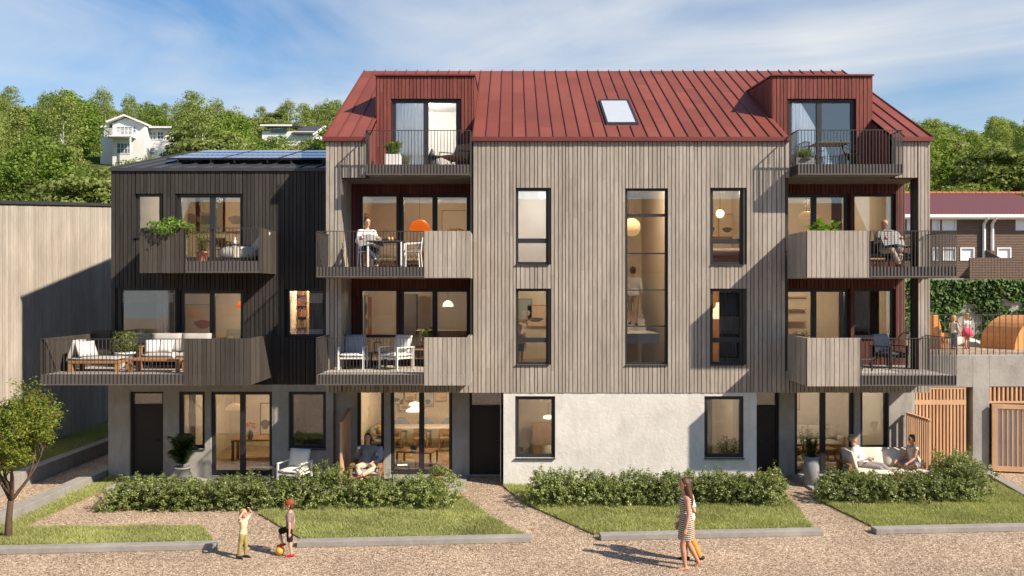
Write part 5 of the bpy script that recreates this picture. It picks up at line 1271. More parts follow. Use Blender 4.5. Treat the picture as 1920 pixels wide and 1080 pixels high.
table((dx(365),26.8,6.25), 0, .7, .9, .74, 'oak table inside the top balcony door of the timber house', OAK, leg=.03)
dchair((dx(385),26.3,6.25), 30, 'oak chair in front of the oak table in the timber house', mat=OAK); dchair((dx(425),27.2,6.25), -10, 'dark chair beside the wall prints in the timber house', mat=BLACK)
table((dx(452),27.4,.06), 8, 1.9, 1.0, .74, 'dark timber dining table in the ground floor of the timber house', TEAK, name='dining_table', leg=.04, th=.05)
vase((dx(430),27.0,.80), [(.06,0),(.09,.08),(.08,.2),(.04,.28),(.05,.3)], 'glazed vase on the dark timber dining table', POTG)
g = np.random.default_rng(8); n = 60
o = bpy.data.objects.new('dried_flowers', npmesh('dried_flowers', leafquads(g, np.stack([dx(430)+g.normal(0,.09,n),27.0+g.normal(0,.09,n),1.22+g.normal(0,.07,n)],1), sph(g,n), .09, .6), 4, [M_leaf('dried_orange_petals', (.5,.18,.05), (.62,.30,.12), .3)])); link(o); tag(o, 'dried orange flowers standing in the glazed vase', 'flowers')
sofa((dx(405),28.1,3.28), 0, 1.8, 'grey sofa inside the second floor of the timber house', OAK, FABG, bh=.85)
sofa((-3.75,28.6,6.06), 0, 1.7, 'beige sofa behind the third floor balcony table and window', OAK, FABS, bh=.85)
sofa((9.9,28.9,6.06), 0, 1.9, 'grey sofa inside the right third floor flat', OAK, FABG, bh=.85)
sofa((9.9,28.6,.06), 0, 2.0, 'pale sofa inside the right ground floor flat', OAK, FABS, bh=.85)
pc(9.0, 29.95, 7.75, 1.1, .8, 'wide pale abstract print inside the right third floor flat', [(.62,.55,.45),(.3,.33,.34),(.5,.3,.16)])
pc(-2.0, 30.15, 7.7, .9, 1.1, 'ochre and white print on the back wall of the third floor flat', [(.66,.6,.5),(.55,.3,.08)])
pc(9.3, 29.45, 1.75, 1.0, .75, 'grey seascape print inside the right ground floor flat', [(.6,.55,.48),(.2,.24,.27),(.35,.33,.3)])
t = T('dresser', (1.15,27.9,.06), 0, 'pinkish oak dresser at the back of the ground floor bedroom window', 'dresser')
m = MB(); m.box(-.5,.5,-.22,.22,.12,1.1); part(m, 'carcass', SCREENW, t)
for k in range(4): m = MB(); m.box(-.47,.47,-.235,-.221,.15+k*.235,.365+k*.235); part(m, 'drawer', SCREENW, t)
for a in (-.45,.45): m = MB(); m.box(a-.03,a+.03,-.2,.2,0,.119); part(m, 'leg', OAK, t)
pc(2.2, 28.35, 1.75, .8, .9, 'grey green abstract print in the ground floor bedroom', [(.6,.56,.48),(.22,.27,.23),(.4,.3,.2)])
potted((X(1362,25.0),25.0,.06), 'bushy houseplant standing inside the lower right window of the white wall', POTG, cone(.16,.2,.36), LEAFB, 'stalk', .42, .85, 300, .14, 131)
potted((X(1515,26.6),26.6,.06), 'leafy houseplant inside the right ground floor glass door', POTW, cone(.14,.18,.32), LEAFB, 'stalk', .35, .9, 220, .13, 132)
table((9.6,27.3,.06), 5, 1.1, .6, .42, 'oak coffee table inside the right ground floor glass door', OAK, name='coffee_table', leg=.025)
table((8.7,27.6,6.05), 0, 1.5, .8, .74, 'oak dining table inside the right third floor balcony door', OAK, name='dining_table', leg=.03)
potted((X(1500,26.4),26.4,3.26), 'dark green houseplant inside the right second floor balcony door', TERRA, cone(.13,.17,.3), LEAFD, 'stalk', .32, .75, 240, .13, 133)
P_(X(1512,27.4), 27.4, 8.6, Z(408,27.4), dome(.24,.2), 'small copper dome pendant lamp in the right third floor flat', PAPER2)
potted((X(860,26.6),26.6,6.06), 'tall houseplant inside the third floor balcony door beside the orange lamp', POTW, cone(.14,.18,.34), LEAFB, 'stalk', .35, 1.05, 260, .13, 134)
P_(X(840,27.2), 27.2, 5.83, Z(575,27.2), dome(.17,.2), 'small white dome pendant lamp over the second floor kitchen counter', OPAL)
# kitchen, second floor flat
t = T('kitchen_counter', (-2.2,28.6,3.24), 0, 'dark brown kitchen counter behind the second floor balcony door', 'kitchen counter')
m = MB(); m.box(-.9,1.0,-.3,.3,0,.88); part(m, 'cabinet', M_plain('walnut_cabinet', (.085,.05,.033), .6, var=.2), t)
m = MB(); m.box(-.92,1.02,-.33,.3,.881,.92); part(m, 'worktop', FABS, t)
m = MB(); m.box(-1.6,-.95,-.2,.3,0,2.1); part(m, 'fridge_cabinet', DARKIN, t)
# wall shelves in the right second floor flat
for k in range(4):
    t = T('wall_shelf', (9.62,29.2,3.95+k*.42), 0, ['lowest','second lowest','second highest','highest'][k]+' of four small oak wall shelves in the right second floor flat', 'shelf', 'oak wall shelves')
    m = MB(); m.box(-.35,.35,0,.25,0,.03); part(m, 'board', OAK, t); m = MB(); m.box(-.3,-.27,.02,.24,-.08,-.001); part(m, 'bracket', OAK, t)
# curtains
CURT = M_plain('dark_curtain', (.05,.045,.05), .95, .1, var=.15); CURTW, nt_, out_ = newmat('sheer_curtain')
p_ = pbsdf(nt_, out_, (.72,.72,.74), .9, .1); t_ = nd(nt_, 'ShaderNodeBsdfTranslucent'); t_.inputs[0].default_value = (.75,.75,.77,1); mx_ = nd(nt_, 'ShaderNodeMixShader'); mx_.inputs[0].default_value = .55
nt_.links.new(p_.outputs[0], mx_.inputs[1]); nt_.links.new(t_.outputs[0], mx_.inputs[2]); nt_.links.new(mx_.outputs[0], out_.inputs[0])
def curtain(x0, x1, y, z0, z1, label, mat):
    m = MB(); n = int((x1-x0)/.03)
    for k in range(n):
        a = x0+(x1-x0)*k/n; b = x0+(x1-x0)*(k+1)/n; f = lambda u: y+.03*math.sin(u*60)
        m.hexa([(a,f(a),z0),(b,f(b),z0),(b,f(b)+.01,z0),(a,f(a)+.01,z0),(a,f(a),z1),(b,f(b),z1),(b,f(b)+.01,z1),(a,f(a)+.01,z1)])
    m.build('curtain', mat, label=label, cat='curtain')
curtain(fx(1357), fx(1400), 24.5, 3.26, 5.8, 'dark curtain on the right of the second floor window with the bottle lamp', CURT)
curtain(8.62+1.2, 10.05+1.0, 26.0, 3.3, 5.8, 'brown curtain on the right side of the second floor loggia window', FABBR)
curtain(7.75, 8.15, 26.0, 3.3, 5.8, 'dark curtain at the left of the right second floor balcony door', CURT)
curtain(rx(1570), rx(1590), 26.0, 6.1, 8.55, 'dark curtain gathered beside the right third floor balcony door', CURT)
curtain(rx(1482), rx(1602), 26.1, 8.9, 11.2, 'white sheer curtain behind the right dormer door', CURTW)
curtain(X(580,25.6), DX1-.32, 25.6, 3.3, 5.8, 'dark curtain beside the bookcase in the timber house window', CURT)
curtain(dx(275), dx(300), 25.7, 3.3, 5.8, 'pale curtain in the large second floor window of the timber house', CURTW)
curtain(fx(1321)-.02, fx(1345), 24.6, .1, 2.6, 'grey curtain at the left of the lower right window in the white wall', M_plain('grey_curtain', (.30,.29,.31), .95, .1, var=.1))
curtain(dx(340), dx(352), 25.6, .1, 2.65, 'sheer curtain beside the narrow ground floor window of the timber house', CURTW)
curtain(rx(737), rx(795), 26.1, 8.9, 11.2, 'white sheer curtain drawn across the left half of the left dormer door', CURTW)
# the stair behind the tall window
t = T('staircase', (3.9,26.3,4.25), 0, 'pale concrete stair climbing behind the tall window', 'stairs')
m = MB(); m.box(-.95,.25,-1.9,.0,-.30,-.02); part(m, 'landing', WHITE, t)
m = MB()
for k in range(9): m.box(-.62,.18,k*.27,.001+(k+1)*.27,-.02,.155*(k+1)-.001*k)
part(m, 'flight', WHITE, t)
# ================================================================== vegetation
g = np.random.default_rng(42)
# grass blades on the lawns
def inpoly(px, py, poly):
    c = np.zeros(len(px), bool); n = len(poly); j = n-1
    for i in range(n):
        xi, yi = poly[i]; xj, yj = poly[j]
        c ^= ((yi > py) != (yj > py)) & (px < (xj-xi)*(py-yi)/(yj-yi+1e-9)+xi); j = i
    return c
GRASSM = M_leaf('grass_blades', (0.22,0.255,0.085), (0.52,0.52,0.235), 0.35, 0.6, 0.2)
Vs = []
for poly in LAWN+[[(-15.55,19),(-13.9,19),(-13.9,34),(-15.55,34)]]:
    a = np.array(poly); x0, y0 = a.min(0); x1, y1 = a.max(0); n = int((x1-x0)*(y1-y0)*3400)
    px, py = g.uniform(x0,x1,n), g.uniform(y0,y1,n); k = inpoly(px,py,poly); px, py = px[k], py[k]; n = len(px)
    zb = 0.355 if x0 < -15 else 0.025
    h = g.uniform(.03,.10,n)*(1+.35*np.sin(px*3+py*2)*np.sin(py*4.1-px)); an = g.uniform(0,6.28,n); wd = g.uniform(.006,.012,n)
    lx, ly = g.normal(0,.05,n), g.normal(0,.05,n); dx_, dy_ = np.cos(an)*wd, np.sin(an)*wd
    Vs.append(np.stack([np.stack([px-dx_,py-dy_,np.full(n,zb)],1),np.stack([px+dx_,py+dy_,np.full(n,zb)],1),np.stack([px+lx,py+ly,zb+h],1)],1).reshape(-1,3))
o = bpy.data.objects.new('grass', npmesh('grass', np.concatenate(Vs), 3, [GRASSM])); link(o); tag(o, 'short sunlit green grass covering the lawns', 'grass', kind='stuff')
# loose stones scattered on the gravel
n = 26000; px = g.uniform(-12,13,n); py = 13.5+9*g.uniform(0,1,n)**1.3
ok = np.ones(n, bool)
for poly in LAWN: ok &= ~inpoly(px,py,poly)
for x0, x1 in ((-14.5,-6.22),(-4.55,0.42),(1.93,6.92),(8.12,16.5)): ok &= ~((px > x0-.05)&(px < x1+.05)&(abs(py-kx(px)+.05) < .32))
ok &= (px > -11.7)
px, py = px[ok], py[ok]; n = len(px); s = g.uniform(.008,.020,n)
oct_ = np.array([[1,0,0],[0,1,0],[-1,0,0],[0,-1,0],[0,0,.7],[0,0,-.4]]); fcs = [(0,1,4),(1,2,4),(2,3,4),(3,0,4)]
an = g.uniform(0,6.28,n); el = g.uniform(.7,1.4,n); ca_, sa_ = np.cos(an), np.sin(an)
V = np.stack([np.stack([np.stack([px+s*(q[0]*el*ca_-q[1]*sa_), py+s*(q[0]*el*sa_+q[1]*ca_), s*q[2]*g.uniform(.6,1.2,n)+.003], 1) for q in [oct_[i] for i in f]], 1) for f in fcs], 1).reshape(-1,3)
m, nt, out = newmat('gravel_stones'); pbsdf(nt, out, ramp(nt, island(nt), [(0,(.17,.12,.095)),(.4,(.38,.285,.225)),(.8,(.56,.44,.36)),(1,(.7,.58,.48))]), .85, .2)
o = bpy.data.objects.new('gravel', npmesh('gravel', V, 3, [m])); link(o); tag(o, 'loose pale pinkish stones lying on the gravel yard', 'gravel', kind='stuff')
# hedges
HEDGE = M_leaf('hedge_leaves', (0.095,0.140,0.032), (0.30,0.34,0.110), 0.22, 0.42, 0.45)
def hedge(label, path, w, hfun, nl, seed):
    g = np.random.default_rng(seed); path = np.array(path, float); seg = np.linalg.norm(np.diff(path,axis=0),axis=1); L_ = seg.sum(); cum = np.concatenate([[0],np.cumsum(seg)])
    def at(s):
        i = np.clip(np.searchsorted(cum, s)-1, 0, len(seg)-1); f = ((s-cum[i])/seg[i])[:,None]; d = np.diff(path,axis=0)[i]/seg[i][:,None]
        return path[i]*(1-f)+path[i+1]*f, np.stack([-d[:,1],d[:,0]],1)
    # bushes standing close together, each a lumpy body of leafy twigs
    nc = int(L_/.30); cs = np.linspace(.28, L_-.28, nc)+g.normal(0,.05,nc); k = 24; ns = nl//k; Pn = []; Nn = []
    for j in range(3):
        c, nrm = at(np.clip(cs+j*.1-.1, .05, L_-.05))
        for q in range(nc):
            H = hfun(cs[q])*g.uniform(.80,1.15); o_ = (j-1)*w*.27+g.normal(0,.04); rad = np.array([.30*g.uniform(.85,1.2), .30*g.uniform(.85,1.2), H*.56])*1.0
            cen = np.array([c[q,0]+nrm[q,0]*o_, c[q,1]+nrm[q,1]*o_, H*.46*(1 if j == 1 else .88)])
            m_ = ns//(3*nc); d = sph(g, m_); lm = 1+.16*np.sin(d[:,:1]*6+q)*np.sin(d[:,2:]*7+j+q*2)
            Pn.append(cen+d*rad*lm*g.uniform(.72,1.0,(m_,1))); Nn.append(unit(d+np.array([0,0,.35])+g.normal(0,.25,(m_,3))))
    base = np.concatenate(Pn); outd = np.concatenate(Nn); ns = len(base)
    ln = g.uniform(.05,.14,ns)*(1+(g.uniform(size=ns) < .10)*(.9*(outd[:,2] > .35)))
    t = g.uniform(0,1,(ns,k)); P = base[:,None]+outd[:,None]*(ln[:,None]*t)[...,None]+g.normal(0,.026,(ns,k,3)); P = P.reshape(-1,3); P[:,2] = np.maximum(P[:,2], .02)
    Nr = unit(np.repeat(outd,k,0)*.8+g.normal(0,.5,(ns*k,3))+np.array([0,-.05,.40]))
    V = leafquads(g, P, Nr, g.uniform(.030,.060,ns*k), .7)
    t_ = thing('hedge', (path[len(path)//2][0], path[len(path)//2][1], 0), label, 'hedge'); o0 = np.array(OFF[t_.name])
    o = bpy.data.objects.new('foliage', npmesh('foliage', V-o0, 4, [HEDGE])); link(o, t_)
    m = MB()
    for q in np.arange(.3, L_-.2, .34):
        (cx, cy), = at(np.array([q]))[0]; h = hfun(q)
        m.limb([(cx,cy,0),(cx+.06*math.sin(q*9),cy+.05,h*.45),(cx+.15*math.sin(q*5),cy-.08,h*.8)], [.018,.012,.006], 5); m.limb([(cx,cy,.1),(cx-.15,cy-.18,h*.6)], [.012,.005], 5)
    m.build('stem', BARK, t_)
    return t_
hedge('long leafy green hedge in front of the left patios', [(-10.15,21.85),(-5,21.85),(-1.35,21.95)], 1.4, lambda s: .66+(.26 if 4.8 < s < 6.1 else 0)+(.12 if s > 7.8 else 0), 95000, 5)
hedge('leafy green hedge below the white rendered wall in the middle', [(.4,22.15),(7.05,22.15)], 1.35, lambda s: .74, 80000, 6)
hedge('bent leafy green hedge around the garden sofa on the right', [(7.95,22.5),(10.9,22.4),(12.0,22.6),(12.15,23.6),(12.35,24.6)], 1.25, lambda s: .66+(.26 if s > 4.0 else 0), 70000, 7)
# young tree at the left edge
def crown_tree(): pass
t = thing('tree', (-11.05,18.95,0), 'young multi-stemmed tree with sparse green and reddish leaves at the photo\'s left edge', 'tree')
r = random.Random(5); m = MB(); tips = []
def branch(p, d, L_, r0, lev):
    n = 4; pts = [p]; q = p
    for k in range(n):
        d = (d+Vector((r.gauss(0,.13),r.gauss(0,.13),.10 if lev < 2 else .0))).normalized(); q = q+d*L_/n; pts.append(q)
    m.limb(pts, [r0*(1-.55*k/n) for k in range(n+1)], 7)
    if lev >= 3: tips.append((pts[-3], pts[-1])); return
    if lev >= 2: tips.append((pts[-2], pts[-1]))
    for k in range((3,5,5)[lev]):
        f = r.uniform(.35,1); b = pts[min(n,int(f*n)+1)]; a = r.uniform(0,6.28); sp = (.75,.95,1.1)[lev]
        nd_ = (d+Vector((math.cos(a)*sp,math.sin(a)*sp,r.uniform(-.15,.45)))).normalized(); branch(b, nd_, L_*r.uniform(.55,.8), r0*.5, lev+1)
base = Vector((0,0,0)); m.limb([base,Vector((.02,0,.5)),Vector((.05,.02,.88))], [.085,.065,.06], 10)
for a, tl in ((.2,.35),(2.6,.5),(4.4,.45),(5.6,.15),(3.4,.25),(0.6,.75),(5.2,.9),(3.0,.8)): branch(Vector((.05,.02,.82)), Vector((math.cos(a)*tl,math.sin(a)*tl,1)).normalized(), 1.12, .042, 0)
part(m, 'trunk', BARK, t, True)
gg = np.random.default_rng(9); Ps = []; Ns = []
for a, b in tips:
    k = 40; f = gg.uniform(0,1.15,(k,1)); P = np.array(a)*(1-f)+np.array(b)*f+gg.normal(0,.055,(k,3)); Ps.append(P); Ns.append(unit(gg.normal(0,.5,(k,3))+np.array([0,-.1,.9])))
Ps = np.concatenate(Ps); Ns = np.concatenate(Ns); keep = Ps[:,2] > .62; Ps, Ns = Ps[keep], Ns[keep]
LT1 = M_leaf('young_tree_leaves', (0.12,0.175,0.022), (0.27,0.335,0.055), 0.35); LT2 = M_leaf('reddish_leaves', (0.26,0.09,0.03), (0.20,0.14,0.03), 0.35)
mid = (gg.uniform(size=len(Ps)) < .12).astype(int)
o = bpy.data.objects.new('crown', npmesh('crown', leafquads(gg, Ps, Ns, gg.uniform(.045,.085,len(Ps)), .5), 4, [LT1, LT2], mid)); link(o, t)
# woodland on the hill
TRUNKW = M_plain('birch_bark', (0.55,0.52,0.47), .8, var=.25, scale=6)
def mk_tree(name, label, cat, kind, seed, leaf, bark):
    g = np.random.default_rng(seed); t = thing(name, (0,0,0), label, cat)
    tr = MB(); Hh = {'oak':8.5,'lime':10.0,'birch':10.0}[kind]
    Ps = []; Ns = []; Sz = []
    if kind == 'oak':
        n = 95; d = sph(g, n); d[:,2] = np.abs(d[:,2])*1.15-.25; q = g.uniform(.35,1,(n,1))**.45
        C_ = d*q*np.array([3.6,3.6,3.5])+np.array([0,0,4.6]); cr = g.uniform(.6,1.25,n); flat_ = .5; k = 75; ls = .30
    elif kind == 'lime':
        n = 110; d = sph(g, n); q = g.uniform(.3,1,(n,1))**.45
        C_ = d*q*np.array([3.0,3.0,4.0])+np.array([0,0,5.6]); cr = g.uniform(.55,1.1,n); flat_ = .8; k = 65; ls = .26
    else:
        n = 90; z = g.uniform(2.2,10.2,n); rr = 1.9*np.sin(np.clip((z-1.2)/9.6,0,1)*math.pi)**.7+.2; a = g.uniform(0,6.28,n)
        C_ = np.stack([np.cos(a)*rr*g.uniform(.2,1,n), np.sin(a)*rr*g.uniform(.2,1,n), z],1); cr = g.uniform(.45,.9,n); flat_ = 1.25; k = 50; ls = .20
    for c, r_ in zip(C_, cr):
        dd = sph(g, k); dd[:,2] = np.where(dd[:,2] < -.3, dd[:,2]*.4, dd[:,2])
        P = c+dd*r_*g.uniform(.75,1.05,(k,1))*np.array([1,1,flat_])
        Ps.append(P); Ns.append(unit(dd+g.normal(0,.45,(k,3))+np.array([0,0,.35]))); Sz.append(g.uniform(.7,1.3,k)*ls)
    Ps, Ns, Sz = np.concatenate(Ps), np.concatenate(Ns), np.concatenate(Sz)
    zt = Hh*.8; r0 = .28 if kind != 'birch' else .14
    tr.limb([(0,0,-1),(.05,.02,Hh*.3),(-.06,.05,zt*.7),(0,0,zt)], [r0,r0*.75,r0*.45,r0*.15], 8)
    for j in range(9):
        c = C_[g.integers(len(C_))]; z0 = Hh*(.22+.05*j); tr.limb([(0,0,z0),(c[0]*.5,c[1]*.5,(z0+c[2])/2),tuple(c)], [r0*.4,r0*.25,r0*.08], 6)
    part(tr, 'trunk', bark, t, True)
    o = bpy.data.objects.new('crown', npmesh('crown', leafquads(g, Ps, Ns, Sz, .75), 4, [leaf])); link(o, t); return t
LO = M_leaf('olive_crown_leaves', (0.140,0.180,0.048), (0.265,0.305,0.10), .38, .6, .2)
LM = M_leaf('fresh_crown_leaves', (0.105,0.185,0.030), (0.23,0.31,0.058), .40, .6, .2)
LB = M_leaf('pale_birch_leaves', (0.185,0.24,0.06), (0.34,0.39,0.125), .42, .6, .2)
KINDS = []
for nm, lab, cat, kind, leaf, bark, grp in (('oak_tree','olive green round-crowned tree on the wooded hillside','tree','oak',LO,BARK,'round olive trees on the hillside'),('lime_tree','fresh green tall-crowned tree on the wooded hillside','tree','lime',LM,BARK,'fresh green trees on the hillside'),('birch_tree','pale green slender birch on the wooded hillside','tree','birch',LB,TRUNKW,'birches on the hillside')):
    KINDS.append((nm, [mk_tree(nm, lab, cat, kind, 100+i*7+len(nm), leaf, bark) for i in range(2)], grp))
r = random.Random(11); spots = []
def blocked(x, y, hgt):
    # keep the two villas in view and out of the crowns
    for px0, px1, pyb, Y in ((172,332,274,148),(484,606,252,148)):
        if Y-4 < y < Y+11 and X(px0,Y)-3.2 < x < X(px1,Y)+3.2: return True
        if y < Y:
            p = 960+F*x/y; top = HZ-F*(hz(x,y)+hgt-CAMZ)/y; half = F*3.0/y
            if px0-half*.75 < p < px1+half*.75 and top < pyb-6: return True
    return False
tries = 0
while tries < 9000:
    tries += 1; y = 58+150*r.random()**.8
    p = r.uniform(-120,790) if r.random() < .74 else r.uniform(1580,2010)
    x = X(p, y); k = r.choices((0,1,2),(.46,.32,.22))[0]; s = r.uniform(.75,1.2)
    if y < 75: s *= .8
    rad = (5.0,4.6,3.6)[k]*s*(.8+.2*y/150)
    if 46 < y < 64 and x > hx(1600): continue
    tp = HZ-F*(hz(x,y)+(8.6,10,10.6)[k]*s-CAMZ)/y
    if tp < (158 if x < 0 else 215): continue
    if blocked(x, y, (8.6,10,10.6)[k]*s): continue
    if any((x-a)**2+(y-b)**2 < ((rad+c)*.62)**2 for a,b,c,_,_ in spots): continue
    spots.append((x,y,rad,k,s))
    if len(spots) >= 360: break
first = {}
for x, y, rad, k, s in spots:
    nm, protos, grp = KINDS[k]; i = r.randrange(2); pr = protos[i]
    sc_ = (s*r.uniform(.9,1.15), s*r.uniform(.9,1.15), s)
    if (k,i) not in first: first[(k,i)] = 1; o = pr; o.location = (x,y,hz(x,y)-.2); o.rotation_euler = (0,0,r.uniform(0,6.28)); o.scale = sc_
    else: o = copytree(pr, (x,y,hz(x,y)-.2), r.uniform(0,6.28), None, sc_)
    o['group'] = grp
print('TREES', len(spots))
# ================================================================== people
def M_skin(name, c):
    return M_plain(name, c, 0.55, 0.3, var=0.06)
SKIN = M_skin('skin_light', (.55,.32,.22)); SKIN2 = M_skin('skin_tan', (.47,.255,.165))
HAIRB = M_plain('hair_brown', (.075,.032,.018), .55, .4, var=.25, scale=30); HAIRD = M_plain('hair_dark', (.028,.018,.013), .5, .4, var=.25, scale=30)
HAIRG = M_plain('hair_grey', (.24,.19,.155), .7, var=.2, scale=30); HAIRF = M_plain('hair_fair', (.40,.24,.11), .6, var=.2, scale=30)
EYE = M_plain('eye_dark', (.02,.015,.012), .3); LIP = M_plain('lip', (.36,.13,.11), .5)
def cloth(name, c, var=.08): return M_plain(name, c, .92, .12, var=var, scale=7, bstr=.25, fine=45)
def remesh(mb, name, vox, mats, root, smooth_it=4, assign=None):
    me = mb.mesh(name+'_raw', [mats[0]]); tmp = bpy.data.objects.new('tmp', me); C.objects.link(tmp)
    m = tmp.modifiers.new('r', 'REMESH'); m.mode = 'VOXEL'; m.voxel_size = vox
    if smooth_it:
        s = tmp.modifiers.new('s', 'SMOOTH'); s.factor = .5; s.iterations = smooth_it
    dg = bpy.context.evaluated_depsgraph_get(); ev = tmp.evaluated_get(dg); new = bpy.data.meshes.new_from_object(ev)
    bpy.data.objects.remove(tmp); bpy.data.meshes.remove(me)
    new.name = name; new.materials.clear()
    for q in mats: new.materials.append(q)
    new.polygons.foreach_set('use_smooth', [True]*len(new.polygons))
    if assign: 
        for p in new.polygons: p.material_index = assign(p.center)
    o = bpy.data.objects.new(name, new); link(o, root); return o
V3 = lambda *a: Vector(a)
def person(loc, rz, label, H, pose, skin=SKIN, hair=('short',HAIRD), top=None, bottom=None, shoes=None, female=False, kid=False, vox=.009, dress=None, cap=None, beard=None, group=None, hold=None):
    """local frame: faces -Y, x>0 is the person's left; pose gives unit directions for every bone"""
    t = thing('person', loc, label, 'person', group, R(rz)); P = pose; g = lambda k, d: V3(*P.get(k, d)).normalized()
    hs = 1.32 if kid else 1.0; ls = .93 if kid else 1.0
    pel = V3(*P.get('pelvis', (0,0,.525*H*ls))); Tn = g('torso', (0,0,1)); sh = g('shoulder', (1,0,0)); sh = (sh-Tn*sh.dot(Tn)).normalized(); hipx = g('hip', (1,0,0))
    fw = sh.cross(Tn).normalized()*1.0            # towards -Y for an upright figure
    fw = -fw if fw.y > 0 and 'torso' not in P else fw
    wf = .86 if female else 1.0
    TL = .30*H*(1.0 if not kid else .96); nb_ = pel+Tn*TL
    def ring(f, w, d, o=0): return (pel+Tn*TL*f+fw*o*H, sh*w*H, fw*d*H)
    tor = [(-.16,.05,.04,0),(-.10,.083,.060,-.004),(.02,.094 if female else .088,.066,-.006),(.18,.080 if not female else .078,.058,0),(.36,.074 if not female else .060,.052,.004),(.55,.084 if not female else .070,.060,.006),(.74,.098*wf,.066 if not female else .068,.006),(.88,.096*wf,.052,0),(.96,.065*wf,.040,-.004),(1.02,.036,.033,-.003)]
    def torso(mb, k=1.0, f0=-1, f1=2, pad=0.0):
        rr = [ring(f, w*k+pad, d*k+pad, o) for f, w, d, o in tor if f0 <= f <= f1]; mb.loft(rr, 16)
    J = {}
    for s, n in ((1,'L'),(-1,'R')):
        J['s'+n] = nb_-Tn*.035*H+sh*s*.108*H*wf; J['e'+n] = J['s'+n]+g('ua'+n,(s*.12,.03,-1))*.172*H; J['w'+n] = J['e'+n]+g('fa'+n,(s*.05,-.12,-1))*.148*H
        J['h'+n] = pel+hipx*s*.05*H-Tn*.02*H; J['k'+n] = J['h'+n]+g('th'+n,(0,0,-1))*.245*H*ls; J['a'+n] = J['k'+n]+g('sn'+n,(0,.04,-1))*.245*H*ls
    hd = g('neck', tuple(Tn)); face = g('face', tuple(fw)); face = (face-hd*face.dot(hd)).normalized(); hr = face.cross(hd)
    hc = nb_+Tn*.012*H+hd*.098*H*(1.05 if kid else 1)+face*.010*H; hx_, hy_, hz_ = .047*H*hs, .058*H*hs, .069*H*hs
    b = MB(); torso(b)
    b.limb([nb_-Tn*.03*H, nb_+Tn*.012*H+hd*.045*H], [.036*H,.031*H], 12)
    b.ell(hc+hd*.012*H*hs, hr*hx_, face*hy_, hd*hz_*.88, 16, 12); b.ell(hc-hd*.026*H*hs+face*.016*H*hs, hr*hx_*.78, face*hy_*.66, hd*hz_*.60, 14, 10)
    b.limb([hc+face*hy_*.93+hd*.010*H*hs, hc+face*hy_*1.10-hd*.012*H*hs], [.005*H*hs,.009*H*hs], 8)     # nose
    b.ell(hc+face*hy_*.80-hd*.045*H*hs, hr*.016*H*hs, face*.010*H*hs, hd*.010*H*hs, 8, 6)               # chin
    for s in (1,-1): b.ell(hc+hr*s*hx_*1.0-face*.006*H, hr*.006*H*hs, face*.011*H*hs, hd*.018*H*hs, 8, 6)
    af = .90 if female else 1.0
    for n, s in (('L',1),('R',-1)):
        S, E, W = J['s'+n], J['e'+n], J['w'+n]
        b.limb([S-sh*s*.02*H, S, S.lerp(E,.45), E, E.lerp(W,.3), W], [.034*H*wf,.035*H*af,.030*H*af,.024*H*af,.025*H*af,.0155*H], 10)
        # hand: palm, four fingers, thumb
        fd = (W-E).normalized(); hdir = g('hd'+n, tuple(fd)); up = g('pn'+n, tuple(sh*-s)); side = hdir.cross(up).normalized(); up = side.cross(hdir).normalized()
        k = 1.0; hl = .052*H
        b.limb([W, W+hdir*hl*.5, W+hdir*hl], [.016*H,.021*H,.022*H], 10, flat=.55, up=tuple(up))
        curl = P.get('curl'+n, .35)
        for q in range(4):
            o0 = W+hdir*hl+side*(q-1.5)*.0105*H; L_ = (.036,.043,.041,.031)[q]*H; d1 = (hdir*math.cos(curl)+up*math.sin(curl)).normalized(); d2 = (hdir*math.cos(curl*2.1)+up*math.sin(curl*2.1)).normalized()
            b.limb([o0-hdir*.006*H, o0+d1*L_*.5, o0+d1*L_*.5+d2*L_*.5], [.0062*H,.0056*H,.0045*H], 7)
        td = P.get('thumb'+n, 1); o0 = W+hdir*hl*.35+side*td*.018*H; d1 = (hdir*.75+side*td*.6+up*.3).normalized(); b.limb([o0, o0+d1*.024*H, o0+d1*.024*H+(hdir*.9+up*.4).normalized()*.020*H], [.0075*H,.0066*H,.0052*H], 7)
        J['p'+n] = W+hdir*hl*1.1+up*.012*H
        A, K, Hh = J['h'+n], J['k'+n], J['a'+n]
        b.limb([A, A.lerp(K,.4), K, K.lerp(Hh,.32), K.lerp(Hh,.7), Hh], [.054*H,.046*H,.032*H,.034*H,.025*H,.020*H], 12)
        ft = g('ft'+n, (s*.12,-1,-.12)); J['t'+n] = Hh+ft*.105*H
        sn_ = (Hh-K).normalized()
        b.limb([Hh-ft*.028*H+sn_*.018*H, Hh+sn_*.014*H, Hh+ft*.055*H+sn_*.022*H, Hh+ft*.098*H+sn_*.028*H], [.022*H,.026*H,.025*H,.017*H], 10, flat=.8)
    def paint(c):
        d = c-hc; u, f, v = d.dot(hr)/hs/H, d.dot(face)/hs/H, d.dot(hd)/hs/H
        if f > .035:
            if abs(abs(u)-.019) < .0085 and abs(v-.006) < .0045: return 1
            if abs(abs(u)-.020) < .012 and abs(v-.0195) < .003: return 1
            if abs(u) < .014 and abs(v+.032) < .0045: return 2
        return 0
    body = remesh(b, 'body', vox*(H/1.75)**.7, [skin, EYE, LIP], t, 2, paint)
    # hair
    hm = MB(); style, hmat = hair
